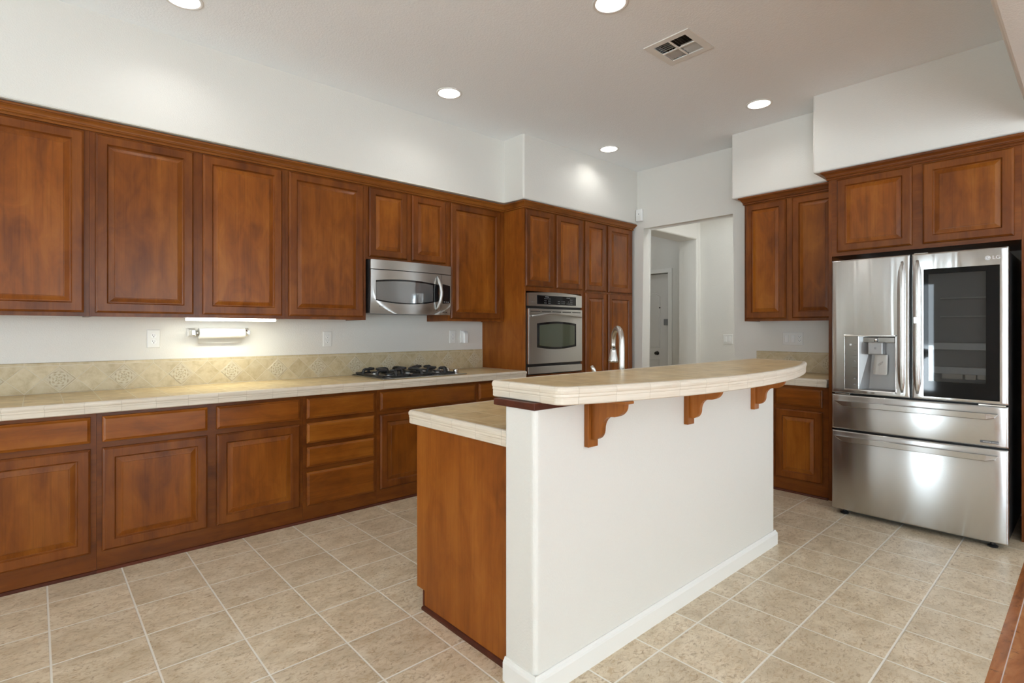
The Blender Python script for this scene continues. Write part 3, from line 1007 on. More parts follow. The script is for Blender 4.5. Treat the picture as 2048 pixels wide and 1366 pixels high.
def accent(parent, axis, pos):
    hd = 0.0725
    bm = bmesh.new()
    a = []
    for r_, o_ in ((hd, 0.0), (hd, 0.003), (hd - 0.003, 0.0045), (hd - 0.013, 0.0045), (hd - 0.015, 0.003)):
        ring = []
        for du, dz in ((0, -r_), (r_, 0), (0, r_), (-r_, 0)):
            p = (pos[0] + o_, pos[1] + du, pos[2] + dz) if axis == 'y' else (pos[0] + du, pos[1] - o_, pos[2] + dz)
            ring.append(bm.verts.new(p))
        a.append(ring)
    for p, q in zip(a, a[1:]):
        for i in range(4):
            bm.faces.new([p[i], p[(i + 1) % 4], q[(i + 1) % 4], q[i]])
    bm.faces.new(a[-1])
    o = obj('accent_tile', bm, 'accent_relief', parent, loc=pos)
    o.location = Vector(pos) - Vector(parent['o'])
    return o


SX = WX + 0.012
bm = B(BK, SX, -0.85, 3.400, CT + 0.002, 1.100)
bevel_where(bm, lambda a, b: a.x > SX - 1e-4 and b.x > SX - 1e-4 and a.z > 1.09 and b.z > 1.09, 0.006, 3)
sp = tag(obj('tile_backsplash', bm, 'splash_left', loc=(SX, 1.3, CT)), 'beige diamond-set tile backsplash strip along the left wall behind the cooktop', 'backsplash')
k = -2
while 0.112 + 0.318 * k < 3.38:
    accent(sp, 'y', (SX, 0.112 + 0.3175 * k, 1.000)); k += 1
SY = WY - 0.012
bm = B(-2.148, FP0 - 0.002, SY, BB, CT + 0.002, 1.097)
bevel_where(bm, lambda a, b: a.y < SY + 1e-4 and b.y < SY + 1e-4 and a.z > 1.09 and b.z > 1.09, 0.006, 3)
sp = tag(obj('tile_backsplash', bm, 'splash_right', loc=(-1.75, SY, CT)), 'short beige tile backsplash under the switch plate on the back wall', 'backsplash')
for k in range(-0, 2):
    accent(sp, 'x', (-1.86 + 0.318 * k, SY, 1.0))

# ------------------------------------------------------------------ island
IY0, IY1 = 1.356, 3.352
IXF = -2.128
t = thing('island_cabinet', 'cherry island cabinet with plain veneered end panel and toe-kick notch', 'cabinet', (-1.8, 2.35, 0))
bm = bmesh.new()
extrude_poly(bm, [(IXF + 0.064, IY0, 0), (PX0 - 0.001, IY0, 0), (PX0 - 0.001, IY0, LZ1), (IXF, IY0, LZ1), (IXF, IY0, 0.088), (IXF + 0.064, IY0, 0.088)], (0, 0.012, 0))
obj('end_panel', bm, 'cherry_side', t)
bm = bmesh.new()
extrude_poly(bm, [(IXF + 0.066, IY0 + 0.0125, 0), (PX0 - 0.001, IY0 + 0.0125, 0), (PX0 - 0.001, IY0 + 0.0125, LZ1), (IXF - 0.006, IY0 + 0.0125, LZ1), (IXF - 0.006, IY0 + 0.0125, 0.088), (IXF + 0.066, IY0 + 0.0125, 0.088)], (0, IY1 - IY0 - 0.0125, 0))
obj('carcass', bm, 'cherry_frame_z', t)
bm = sweep(bmesh.new(), [(IXF + 0.066, IY1), (IXF + 0.064, IY0), (PX0 - 0.016, IY0)], [(0, 0), (0.011, 0), (0.011, 0.010), (0.006, 0.018), (0, 0.020)])
obj('shoe_molding', bm, 'cherry_shoe', t)
bm = B(IXF + 0.052, IXF + 0.064, IY0 - 0.002, IY0 + 0.010, 0.018, 0.086)
obj('toe_trim', bm, 'cherry_shoe', t)
for a, b in ((1.40, 1.86), (1.90, 2.33), (2.36, 2.79), (2.83, 3.30)):
    drawer(t, frame_neg(a, DR[0], IXF - 0.0065), b - a, DR[1] - DR[0], 'cherry_y')
    cab_door(t, frame_neg(a, DO[0], IXF - 0.0065), b - a, DO[1] - DO[0], 'cherry_frame_z', 'cherry_z')
out = round_poly([(PX0 - 0.001, 1.318), (PX0 - 0.001, 3.38), (-2.158, 3.38), (-2.158, 1.318)], [0, 0, 0.02, 0.02], 5)
bm = slab(out, lip_profile(CT), seam0=0.05)
tag(obj('tiled_countertop', bm, ['counter_tile', 'lip_tile'], loc=(-1.8, 2.35, CT)), 'lower beige tiled island countertop behind the raised bar', 'countertop')

# raised bar: arced tiled top over a stained board
BZ = 1.100


def bar_outline():
    x0, y0, x1, y1 = -1.205, 1.325, -1.187, 3.585
    xm = -1.005
    # circle through (x0,y0) (xm, mid) (x1,y1)
    ym = (y0 + y1) / 2
    ch = (y1 - y0) / 2; sag = xm - (x0 + x1) / 2
    R = (ch * ch + sag * sag) / (2 * sag)
    cx = xm - R
    pts = []
    a0 = math.asin((y0 - ym) / R); a1 = math.asin((y1 - ym) / R)
    for k in range(29):
        a = a0 + (a1 - a0) * k / 28
        pts.append((cx + R * math.cos(a), ym + R * math.sin(a)))
    return pts


arc = bar_outline()
poly = arc + [(-1.562, 3.690), (-1.562, 1.325)]
rad = [0.045] + [0] * 27 + [0.03] + [0.02, 0.02]
out = round_poly(poly, rad, 6)
bm = slab(out, lip_profile(BZ), seam0=0.06)
tag(obj('bar_countertop', bm, ['bar_tile', 'lip_tile'], loc=(-1.3, 2.4, BZ)), 'raised beige tiled bar top with curved front edge on the white island wall', 'countertop')
bm = B(-1.514, -1.296, 1.303, 3.40, PZ + 0.0008, 1.0375, 0.002, 1)
tag(obj('bar_support_board', bm, 'cherry_shoe', loc=(-1.4, 2.35, PZ)), 'dark stained board between the island wall and the raised bar top', 'board')

# corbels under the overhang
first = None
for yc, lab in ((1.604, 'scrolled cherry corbel under the bar at the end with the plain wood side panel'),
                (2.336, 'middle scrolled cherry corbel of the three under the bar overhang'),
                (3.060, 'scrolled cherry corbel under the bar at the refrigerator end')):
    if first is None:
        t = thing('bar_corbel', lab, 'corbel', (PX1, yc, 0.85), 'scrolled corbels under the bar overhang')
        first = t
        hw = 0.029
        obj('back_plate', B(PX1 + 0.0005, PX1 + 0.022, yc - hw, yc + hw, 0.848, 1.0265, 0.0015, 1), 'corbel_wood', t)
        obj('top_cleat', B(PX1 + 0.0005, PX1 + 0.185, yc - hw, yc + hw, 1.027, 1.0372, 0.0015, 1), 'corbel_wood', t)
        x0 = PX1 + 0.0225; zt = 1.0265
        pts = [(x0, zt)]
        L, Hh = 0.150, 0.152
        prof2 = []
        # outer lobe under the tip, concave throat, lower convex belly
        for k in range(8):
            a = k / 7 * PI / 2
            prof2.append((L - 0.055 + 0.055 * math.cos(a), -0.006 - 0.046 * math.sin(a)))
        for k in range(1, 9):
            a = k / 8 * PI / 2
            prof2.append((L - 0.060 - 0.042 * math.sin(a), -0.0525 - 0.052 * (1 - math.cos(a))))
        for k in range(1, 9):
            a = k / 8 * PI / 2
            prof2.append((0.012 + 0.036 * math.cos(a), -0.1045 - 0.0425 * math.sin(a)))
        poly2 = [(x0, zt), (x0 + L, zt)] + [(x0 + u, zt + v) for u, v in prof2] + [(x0, zt - 0.147)]
        bm = extrude_poly(bmesh.new(), [(px_, yc - 0.0125, pz_) for px_, pz_ in poly2], (0, 0.025, 0))
        obj('scroll_bracket', bm, 'corbel_wood', t)
    else:
        r_ = first.copy(); C.objects.link(r_)
        r_.location.y = yc; r_['o'] = (PX1, yc, 0.85); r_['label'] = lab
        for ch in first.children:
            c = ch.copy(); C.objects.link(c); c.parent = r_

# ------------------------------------------------------------------ refrigerator
FX0, FX1 = -1.260, -0.352
fr = thing('refrigerator', 'stainless french-door refrigerator with water dispenser and dark glass panel', 'refrigerator', (-0.806, 4.7, 0))


def fy(x):
    return 4.262 - 0.014 * (1 - ((x + 0.806) / 0.454) ** 2)


FB = 4.318     # back of the doors
obj('body', B(FX0 + 0.006, FX1 - 0.006, FB + 0.010, 5.09, 0.035, 1.765), 'black_enamel', fr, label='dark grey cabinet body')
# remove nothing: the right-hand cell behind the glass is a separate liner in front of the body
for fx in (FX0 + 0.07, FX1 - 0.07):
    for fyy in (4.30, 5.02):
        obj('levelling_foot', lathe(bmesh.new(), (fx, fyy, 0.0), (0, 0, 1), [(0.024, 0), (0.026, 0.008), (0.018, 0.014), (0.012, 0.016), (0.012, 0.030)], 16), 'black_plastic', fr)
obj('kick_plate', B(FX0 + 0.02, FX1 - 0.02, FB + 0.01, FB + 0.03, 0.030, 0.058), 'black_plastic', fr)


def curved_front(x0, x1, z0, z1, hole=None, depth=0.0, yback=FB, nx=14, rnd=0.010, bulge=fy):
    """door slab with a gently convex, edge-rounded front and an optional recessed opening"""
    xs = [x0 + (x1 - x0) * k / nx for k in range(nx + 1)] + [x0 + rnd * 0.3, x0 + rnd, x1 - rnd, x1 - rnd * 0.3]
    zs = [z0, z0 + rnd * 0.3, z0 + rnd, z1 - rnd, z1 - rnd * 0.3, z1]
    if hole:
        xs += [hole[0], hole[1]]; zs += [hole[2], hole[3]]
        xs = [x for x in xs if not (abs(x - hole[0]) < 0.012 and x != hole[0]) and not (abs(x - hole[1]) < 0.012 and x != hole[1])]
    xs = sorted(set(xs)); zs = sorted(set(zs))
    bm = bmesh.new()

    def yy(x, z):
        e = min(x - x0, x1 - x, z - z0, z1 - z)
        y = bulge(x)
        if e < rnd:
            q = 1 - max(0, e) / rnd
            y += rnd * (1 - math.sqrt(max(0, 1 - q * q))) * 0.8
        return y
    g_ = [[bm.verts.new((x, yy(x, z), z)) for z in zs] for x in xs]
    inh = lambda i, j: hole and hole[0] - 1e-6 <= xs[i] and xs[i + 1] <= hole[1] + 1e-6 and hole[2] - 1e-6 <= zs[j] and zs[j + 1] <= hole[3] + 1e-6
    for i in range(len(xs) - 1):
        for j in range(len(zs) - 1):
            if not inh(i, j):
                f = bm.faces.new([g_[i][j], g_[i + 1][j], g_[i + 1][j + 1], g_[i][j + 1]])
                f.smooth = True
    for e in [e for e in bm.edges if len(e.link_faces) == 1]:
        a, b = e.verts
        onh = hole and all(hole[0] - 1e-4 <= p.co.x <= hole[1] + 1e-4 and hole[2] - 1e-4 <= p.co.z <= hole[3] + 1e-4 for p in (a, b))
        yb = yback - (0.0 if not onh else 0.0)
        va = bm.verts.new((a.co.x, yb, a.co.z)); vb = bm.verts.new((b.co.x, yb, b.co.z))
        a2 = bm.verts.new(a.co); b2 = bm.verts.new(b.co)
        bm.faces.new([a2, b2, vb, va])
    return bm


DZ0, DZ1 = 0.853, 1.782
disp_hole = (-1.094, -0.888, 0.886, 1.250)
bm = curved_front(FX0, -0.8115, DZ0, DZ1, disp_hole)
ld = obj('door', bm, 'stainless_z', fr, label='left stainless door with water dispenser')
glass = (-0.741, -0.388, 0.873, 1.680)
bm = curved_front(-0.8005, FX1, DZ0, DZ1, glass)
rd = obj('door', bm, 'stainless_z', fr, label='right stainless door with dark glass panel')
bm = curved_front(FX0, FX1, 0.600, 0.842)
d1 = obj('drawer', bm, 'stainless', fr)
bm = curved_front(FX0, FX1, 0.034, 0.588)
d2 = obj('drawer', bm, 'stainless', fr)
# backs of the doors (dark gaskets)
obj('gasket', B(FX0 + 0.01, -0.815, FB + 0.0005, FB + 0.009, DZ0 + 0.01, DZ1 - 0.01), 'black_plastic', fr)
# centre gap filler and drawer gaskets
obj('gasket', B(FX0 + 0.01, FX1 - 0.01, FB + 0.0005, FB + 0.009, 0.045, 0.835), 'black_plastic', fr)


# vertical door handles (bowed flat bars beside the centre gap)
def v_handle(door, x0, x1, z0, z1):
    bm = bmesh.new(); n_ = 24; rr = []
    for k in range(n_ + 1):
        t_ = k / n_
        s_ = math.sin(PI * t_)
        wv = 0.30 + 0.70 * min(1, s_ * 3.5)
        cxm = (x0 + x1) / 2
        ha = (x1 - x0) / 2 * wv
        z = z0 + (z1 - z0) * t_
        pr_ = 0.002 + 0.028 * min(1.0, s_ * 1.6) ** 0.7
        rr.append([bm.verts.new(p) for p in ((cxm - ha, fy(cxm) - 0.001, z), (cxm - ha, fy(cxm) - pr_ * 0.8, z), (cxm - ha * 0.85, fy(cxm) - pr_, z), (cxm + ha * 0.85, fy(cxm) - pr_, z), (cxm + ha, fy(cxm) - pr_ * 0.8, z), (cxm + ha, fy(cxm) - 0.001, z))])
    for a, b in zip(rr, rr[1:]):
        for i in range(6):
            f = bm.faces.new([a[i], a[(i + 1) % 6], b[(i + 1) % 6], b[i]])
            f.smooth = i in (1, 2, 3)
    bm.faces.new(rr[0]); bm.faces.new(rr[-1])
    return obj('handle', bm, 'stainless_z', door)


v_handle(ld, -0.872, -0.832, 0.885, 1.742)
h = v_handle(rd, -0.792, -0.752, 0.885, 1.742)
obj('latch_button', B(-0.785, -0.766, 4.207, 4.2165, 1.335, 1.378, 0.002, 1), 'stainless', rd)


def h_handle(dr, z0, z1):
    bm = bmesh.new()
    a = []
    for yo in (0.0, 0.034):
        pts = [(-1.234, z1), (-0.395, z1), (-0.402, z0 + 0.010), (-0.412, z0), (-1.205, z0), (-1.218, z0 + 0.006)]
        a.append(pts)
    xs = [-1.234 + (0.839) * k / 16 for k in range(17)]
    n_ = len(xs); rr = []
    for k, x in enumerate(xs):
        t_ = k / (n_ - 1)
        ins = 0.0
        lo = z0 + (0.012 if k in (0, n_ - 1) else 0.0)
        yf_ = fy(x)
        rr.append([bm.verts.new(p) for p in ((x, yf_ - 0.001, z1 - 0.008), (x, yf_ - 0.030, z1), (x, yf_ - 0.037, z1 - 0.004), (x, yf_ - 0.034, lo + 0.004), (x, yf_ - 0.028, lo), (x, yf_ - 0.016, lo + 0.006), (x, yf_ - 0.001, lo + 0.010))])
    # slant the ends
    for v in rr[0][3:]:
        v.co.x += 0.022
    for v in rr[-1][3:]:
        v.co.x -= 0.014
    for a_, b_ in zip(rr, rr[1:]):
        for i in range(7):
            f = bm.faces.new([a_[i], a_[(i + 1) % 7], b_[(i + 1) % 7], b_[i]])
    bm.faces.new(rr[0]); bm.faces.new(rr[-1])
    return obj('handle', bm, 'stainless', dr)


h_handle(d1, 0.762, 0.803)
h_handle(d2, 0.516, 0.557)

# dispenser: control strip, niche, head, chute, paddle
DB = 4.3165
bm = bmesh.new()
fyc = fy(-1.137)
box(bm, -1.178, -1.098, fy(-1.137) - 0.0025, fy(-1.137) + 0.006, 0.882, 1.252, 0.002, 1)
cp = obj('control_strip', bm, 'stainless_dark', ld)
for k in range(8):
    bm = bmesh.new()
    z = 0.915 + k * 0.040
    box(bm, -1.128, -1.106, fyc - 0.0032, fyc - 0.0024, z, z + 0.0016)
    if k in (0, 1, 4):
        box(bm, -1.122, -1.112, fyc - 0.0032, fyc - 0.0024, z + 0.0016, z + 0.0085)
    obj('control_icon', bm, 'mark_grey', cp)
obj('indicator_light', B(-1.148, -1.136, fyc - 0.0034, fyc - 0.0024, 1.186, 1.199), 'mark_white', cp)
bm = bmesh.new()
xa, xb, za, zb = disp_hole
for (a, b, c_, d_) in ((-1.182, -0.880, zb, zb + 0.010), (-1.182, -0.880, za - 0.010, za), (-1.1845, -1.178, za - 0.010, zb + 0.010), (-0.888, -0.880, za - 0.010, zb + 0.010), (-1.098, -1.094, za, zb)):
    ym_ = min(fy(a), fy(b))
    box(bm, a, b, ym_ - 0.003, ym_ + 0.012, c_, d_, 0.0015, 1)
obj('dispenser_frame', bm, 'chrome', ld)
bm = bmesh.new()
F = lambda x, y, z: bm.verts.new((x, y, z))
yb_, yf_ = 4.3155, 4.258
# niche walls sit inside the opening (left wall raked)
vs = [F(xa, yf_, za), F(xb, yf_, za), F(xb, yf_, zb), F(xa, yf_, zb), F(xa + 0.045, yb_, za + 0.006), F(xb - 0.004, yb_, za + 0.006), F(xb - 0.004, yb_, zb - 0.004), F(xa + 0.070, yb_, zb - 0.004)]
for q in ((4, 5, 6, 7), (0, 4, 7, 3), (1, 2, 6, 5), (0, 1, 5, 4), (3, 7, 6, 2)):
    bm.faces.new([vs[i] for i in q])
obj('dispenser_niche', bm, 'niche_grey', ld)
obj('dispenser_head', B(xa + 0.015, xb - 0.006, 4.275, 4.314, 1.208, 1.246, 0.004, 2), 'stainless_dark', ld)
hd = obj('dispenser_chute', B(-1.041, -0.954, 4.243, 4.312, 1.128, 1.212, 0.008, 3), 'niche_grey', ld)
obj('nozzle', lathe(bmesh.new(), (-0.998, 4.262, 1.2125), (0, 0, 1), [(0.010, 0), (0.010, 0.022), (0.007, 0.026)], 14), 'chrome', hd, smooth=True)
bm = extrude_poly(bmesh.new(), [(-1.008, 4.285, 1.1265), (-0.937, 4.285, 1.1265), (-0.940, 4.285, 0.998), (-0.946, 4.285, 0.992), (-1.014, 4.285, 0.992), (-1.020, 4.285, 0.998)], (0, 0.006, 0))
pd_ = obj('paddle', bm, 'stainless_z', ld)
bm = bmesh.new()
for ox, oz, rr_ in ((-0.984, 1.060, 0.006), (-0.974, 1.069, 0.006), (-0.966, 1.078, 0.003)):
    tube(bm, [(ox + rr_ * math.cos(2 * PI * k / 10), 4.2845, oz + rr_ * math.sin(2 * PI * k / 10)) for k in range(11)], 0.0008, 5)
obj('water_icon', bm, 'mark_grey', pd_)
obj('chute_emblem', B(-1.003, -0.991, 4.2424, 4.2432, 1.164, 1.178), 'mark_grey', hd)

# glass panel: dark border, tinted pane, liner with shelves and door bins behind
gx0, gx1, gz0, gz1 = glass
px0, px1, pz0, pz1 = -0.716, -0.448, 0.972, 1.646


def glass_y(x):
    return fy(x) - 0.0015


bm = bmesh.new()
xs = [gx0 + 0.0006, px0, (px0 + px1) / 2, px1, gx1 - 0.0006]; zs = [gz0 + 0.0006, pz0, pz1, gz1 - 0.0006]
gg = [[bm.verts.new((x, glass_y(x), z)) for z in zs] for x in xs]
for i in range(4):
    for j in range(3):
        if not (1 <= i <= 2 and j == 1):
            bm.faces.new([gg[i][j], gg[i + 1][j], gg[i + 1][j + 1], gg[i][j + 1]])
bmesh.ops.solidify(bm, geom=bm.faces[:], thickness=0.004)
gb = obj('glass_border', bm, 'black_glass', rd)
bm = bmesh.new()
xs = [px0, (px0 + px1) / 2, px1]
gg = [[bm.verts.new((x, glass_y(x) + 0.0005, z)) for z in (pz0, pz1)] for x in xs]
for i in range(2):
    bm.faces.new([gg[i][0], gg[i + 1][0], gg[i + 1][1], gg[i][1]])
obj('glass_pane', bm, 'tinted_glass', rd)
ly0, ly1 = 4.258, 4.3175
bm = bmesh.new()
a = [bm.verts.new((x, y, z)) for y in (ly0, ly1) for x, z in ((px0 - 0.02, pz0 - 0.02), (px1 + 0.04, pz0 - 0.02), (px1 + 0.04, pz1 + 0.02), (px0 - 0.02, pz1 + 0.02))]
for q in ((0, 1, 5, 4), (1, 2, 6, 5), (2, 3, 7, 6), (3, 0, 4, 7), (4, 5, 6, 7)):
    bm.faces.new([a[i] for i in q])
ln = obj('door_liner', bm, 'fridge_liner', rd)
for z in (1.205, 1.055):
    obj('door_bin', B(px0 - 0.018, px1 + 0.038, 4.262, 4.3165, z - 0.034, z + 0.010, 0.004, 2), 'bin_plastic', rd)
for z in (1.49, 1.375):
    obj('shelf_edge', B(px0 + 0.05, px1 + 0.038, 4.290, 4.3165, z, z + 0.006), 'grey_shelf', rd)
for x, z, w_, hh in ((-0.655, 1.015, 0.10, 0.075), (-0.545, 1.015, 0.05, 0.065), (-0.490, 1.02, 0.045, 0.06)):
    obj('food_packet', B(x, x + w_, 4.265, 4.29, z - 0.025, z - 0.025 + hh, 0.006, 2), 'food_pack', rd)

# hinges, emblem, badge
for par, xa_, xb_ in ((ld, FX0 + 0.02, FX0 + 0.11), (rd, FX1 - 0.13, FX1 - 0.01)):
    obj('hinge', B(xa_, xb_, 4.258, 4.300, 0.8435, 0.851, 0.001, 1), 'chrome', par)
obj('hinge', B(-0.798, -0.725, 4.29, 4.315, 1.7825, 1.790, 0.001, 1), 'chrome', rd)
bm = bmesh.new()
ec = (-0.440, fy(-0.44) - 0.0004, 1.723)
lathe(bm, ec, (0, -1, 0), [(0.0125, 0), (0.0125, 0.0012)], 24)
em = obj('emblem', bm, 'mark_white', rd)
bm = bmesh.new()
cx_, cy_, cz_ = ec[0], ec[1] - 0.0016, ec[2]
tube(bm, [(cx_ + 0.0092 * math.cos(a), cy_, cz_ + 0.0092 * math.sin(a)) for a in [0.25 * PI + k / 20 * 1.75 * PI for k in range(21)]], 0.0009, 5)
box(bm, cx_ - 0.001, cx_ + 0.001, cy_ - 0.0006, cy_ + 0.0004, cz_ - 0.005, cz_ + 0.005)
box(bm, cx_ - 0.001, cx_ + 0.004, cy_ - 0.0006, cy_ + 0.0004, cz_ - 0.0052, cz_ - 0.0034)
lathe(bm, (cx_ - 0.0045, cy_, cz_ + 0.003), (0, -1, 0), [(0.0015, 0), (0.0015, 0.0006)], 10)
obj('emblem_face', bm, 'mark_grey', em)


def lettering(name, body, size, loc, rot, mat, parent, ext=0.0004):
    cu = bpy.data.curves.new(name, 'FONT')
    cu.body = body; cu.size = size; cu.extrude = ext; cu.align_x = 'LEFT'; cu.align_y = 'CENTER'
    tmp = bpy.data.objects.new('tmp', cu)
    me = bpy.data.meshes.new_from_object(tmp)
    bpy.data.objects.remove(tmp)
    me.materials.clear(); me.materials.append(MAT[mat])
    o = bpy.data.objects.new(name, me); C.objects.link(o)
    o.parent = parent
    o.location = Vector(loc) - Vector(parent['o']); o.rotation_euler = rot
    return o


lettering('lettering', 'LG', 0.030, (-0.421, fy(-0.41) - 0.0008, 1.723), (PI / 2, 0, 0), 'mark_white', rd)
bd = obj('badge', B(-0.474, -0.393, fy(-0.43) - 0.0055, fy(-0.43) + 0.004, 0.622, 0.635), 'badge_dark', d1)
lettering('lettering', 'INVERTER LINEAR', 0.0085, (-0.4615, fy(-0.43) - 0.0058, 0.6283), (PI / 2, 0, 0), 'mark_white', bd, 0.0002)

# ------------------------------------------------------------------ microwave
MY0, MY1, MZ0, MZ1 = 1.963, 2.732, 1.424, 1.846
mw = thing('microwave', 'stainless over-the-range microwave with curved handle under the short cabinet', 'microwave', (-3.8, 2.35, MZ0))
obj('body', B(BK, -3.772, MY0 - 0.004, MY1, MZ0 + 0.004, MZ1), 'black_enamel', mw)
obj('black_side_trim', B(-3.772, -3.758, MY0 - 0.002, MY0 + 0.010, MZ0 + 0.004, MZ1), 'black_plastic', mw)


def mx(y, z):
    u = (y - (MY0 + MY1) / 2) / ((MY1 - MY0) / 2)
    v = max(0.0, (1.60 - z) / 0.18)
    return -3.742 + 0.030 * (1 - u * u) - 0.018 * v * v


def mpatch(y0, y1, zlo, zhi, off=0.0, back=-3.757, n_=18, nz=10):
    bm = bmesh.new(); g_ = []
    for i in range(n_ + 1):
        y = y0 + (y1 - y0) * i / n_
        a, b = (zlo(y) if callable(zlo) else zlo), (zhi(y) if callable(zhi) else zhi)
        g_.append([bm.verts.new((mx(y, a + (b - a) * j / nz) + off, y, a + (b - a) * j / nz)) for j in range(nz + 1)])
    for i in range(n_):
        for j in range(nz):
            f = bm.faces.new([g_[i][j], g_[i + 1][j], g_[i + 1][j + 1], g_[i][j + 1]]); f.smooth = True
    for e in [e for e in bm.edges if len(e.link_faces) == 1]:
        a, b = e.verts
        xb_ = back if back is not None else None
        if xb_ is None:
            va = bm.verts.new((a.co.x - 0.003, a.co.y, a.co.z)); vb = bm.verts.new((b.co.x - 0.003, b.co.y, b.co.z))
        else:
            va = bm.verts.new((xb_, a.co.y, a.co.z)); vb = bm.verts.new((xb_, b.co.y, b.co.z))
        a2 = bm.verts.new(a.co); b2 = bm.verts.new(b.co)
        bm.faces.new([a2, b2, vb, va])
    return bm


SPL = 2.617
obj('vent_grille', mpatch(MY0, MY1, 1.7735, MZ1, -0.002), 'stainless_oven', mw)
md = obj('door', mpatch(MY0, SPL - 0.0015, MZ0, 1.767), 'stainless_oven', mw)
ck = obj('control_panel', mpatch(SPL + 0.0015, MY1, MZ0, 1.767), 'stainless_oven', mw)
wz1 = lambda y: 1.700 - 0.020 * ((y - 2.27) / 0.30) ** 2
wz0 = lambda y: 1.503 + 0.030 * ((y - 2.27) / 0.30) ** 2
obj('window', mpatch(2.003, 2.590, wz0, wz1, 0.0015, None), 'black_glass', md)
obj('window_glass', mpatch(2.005, 2.525, lambda y: wz0(y) + 0.010, lambda y: wz1(y) - 0.014, 0.0022, None), 'micro_glass', md)
obj('display', mpatch(2.634, 2.718, lambda y: 1.520 + 0.1 * (y - 2.634), lambda y: 1.688 - 0.15 * (y - 2.634), 0.0015, None, 6, 6), 'black_glass', ck)
bm = bmesh.new()
for k in range(3):
    y = 2.650 + 0.018 * k
    lathe(bm, (mx(y, 1.447) + 0.001, y, 1.447), (1, 0, 0), [(0.0045, 0), (0.0045, 0.0015)], 12)
obj('buttons', bm, 'black_plastic', ck)
bm = bmesh.new()
for k in range(3):
    y = 2.648 + 0.022 * k
    box(bm, mx(y, 1.535) + 0.0016, mx(y, 1.535) + 0.0024, y, y + 0.009, 1.533, 1.537)
obj('display_marks', bm, 'mark_white', ck)
bm = bmesh.new()
pts = []; rs = []
for k in range(25):
    t_ = k / 24; s_ = math.sin(PI * t_)
    z = 1.462 + (1.746 - 1.462) * t_
    pts.append((mx(2.585, z) + 0.004 + 0.038 * s_, 2.572 + 0.016 * s_, z)); rs.append(0.006 + 0.009 * min(1, s_ * 1.8))
tube(bm, pts, rs, 12)
obj('handle', bm, 'stainless_oven', md, smooth=True)
bm = lathe(bmesh.new(), (mx(2.03, 1.482) + 0.0005, 2.040, 1.482), (1, 0, 0), [(0.0065, 0), (0.0065, 0.001)], 16)
box(bm, mx(2.06, 1.482) + 0.0005, mx(2.06, 1.482) + 0.0012, 2.054, 2.086, 1.480, 1.484)
obj('emblem', bm, 'mark_grey', md)

# ------------------------------------------------------------------ wall oven
ov = thing('wall_oven', 'stainless built-in wall oven with bowed handle and arched window', 'oven', (-3.52, 3.83, OZ0))
OY0, OY1 = 3.432, 4.196
obj('body', B(-4.05, TXF + 0.003, TY0 + 0.024, 4.205, OZ0, OZ1 - 0.02), 'black_enamel', ov)
xo = TXF + 0.0035


def arch_plate(y0, y1, z0, z1, rise, drop, x0, x1, n_=16):
    pts = []
    for k in range(n_ + 1):
        t_ = k / n_
        pts.append((x0, y0 + (y1 - y0) * t_, z0 - drop * math.sin(PI * t_)))
    for k in range(n_ + 1):
        t_ = 1 - k / n_
        pts.append((x0, y0 + (y1 - y0) * t_, z1 + rise * math.sin(PI * t_)))
    return extrude_poly(bmesh.new(), pts, (x1 - x0, 0, 0))


cp = obj('control_panel', arch_plate(OY0, OY1, 1.520, 1.640, 0.016, 0, xo, xo + 0.024), 'stainless_oven', ov)
dg = obj('display_glass', B(xo + 0.0243, xo + 0.0255, 3.545, 4.105, 1.537, 1.622, 0.0005, 1), 'black_glass', cp)
bm = bmesh.new()
for (ya, n1, n2) in ((3.645, 5, 3), (3.80, 8, 2), (3.965, 5, 3)):
    for i in range(n1):
        for j in range(n2):
            if random.random() < 0.8:
                box(bm, xo + 0.0256, xo + 0.0262, ya + i * 0.018, ya + i * 0.018 + 0.008, 1.550 + j * 0.020, 1.553 + j * 0.020)
for ya in (3.655, 3.96):
    box(bm, xo + 0.0256, xo + 0.0262, ya, ya + 0.05, 1.608, 1.611)
obj('keypad_marks', bm, 'mark_white', dg)
bm = lathe(bmesh.new(), (xo + 0.0242, 3.472, 1.558), (1, 0, 0), [(0.006, 0), (0.006, 0.001)], 14)
box(bm, xo + 0.0242, xo + 0.0250, 3.483, 3.510, 1.556, 1.560)
obj('emblem', bm, 'mark_grey', cp)
od = obj('door', B(xo, xo + 0.030, OY0, OY1, 0.976, 1.494, 0.003, 2), 'stainless_oven', ov)
bm = bmesh.new()
for k in range(5):
    box(bm, xo + 0.0301, xo + 0.0308, OY0 + 0.025 + k * 0.146, OY0 + 0.025 + k * 0.146 + 0.128, 1.465, 1.472)
obj('vent_slots', bm, 'slot_dark', od)
obj('window', arch_plate(3.540, 4.100, 1.130, 1.355, 0.020, 0.022, xo + 0.0301, xo + 0.0315), 'black_glass', od)
obj('window_glass', arch_plate(3.572, 4.076, 1.148, 1.337, 0.018, 0.020, xo + 0.0316, xo + 0.0322), 'oven_glass', od)
bm = bmesh.new()
pts = []; rs = []
for k in range(25):
    t_ = k / 24; s_ = math.sin(PI * t_)
    pts.append((xo + 0.040 + 0.028 * s_, OY0 + 0.03 + (OY1 - OY0 - 0.06) * t_, 1.424 + 0.022 * s_)); rs.append(0.009 + 0.004 * s_)
tube(bm, pts, rs, 12)
for yk in (OY0 + 0.045, OY1 - 0.045):
    tube(bm, [(xo + 0.029, yk, 1.426), (xo + 0.046, yk, 1.426)], 0.008, 10)
obj('handle', bm, 'stainless_oven', od, smooth=True)
obj('lower_panel', B(xo, xo + 0.027, OY0, OY1, 0.882, 0.948, 0.003, 2), 'stainless_oven', ov)

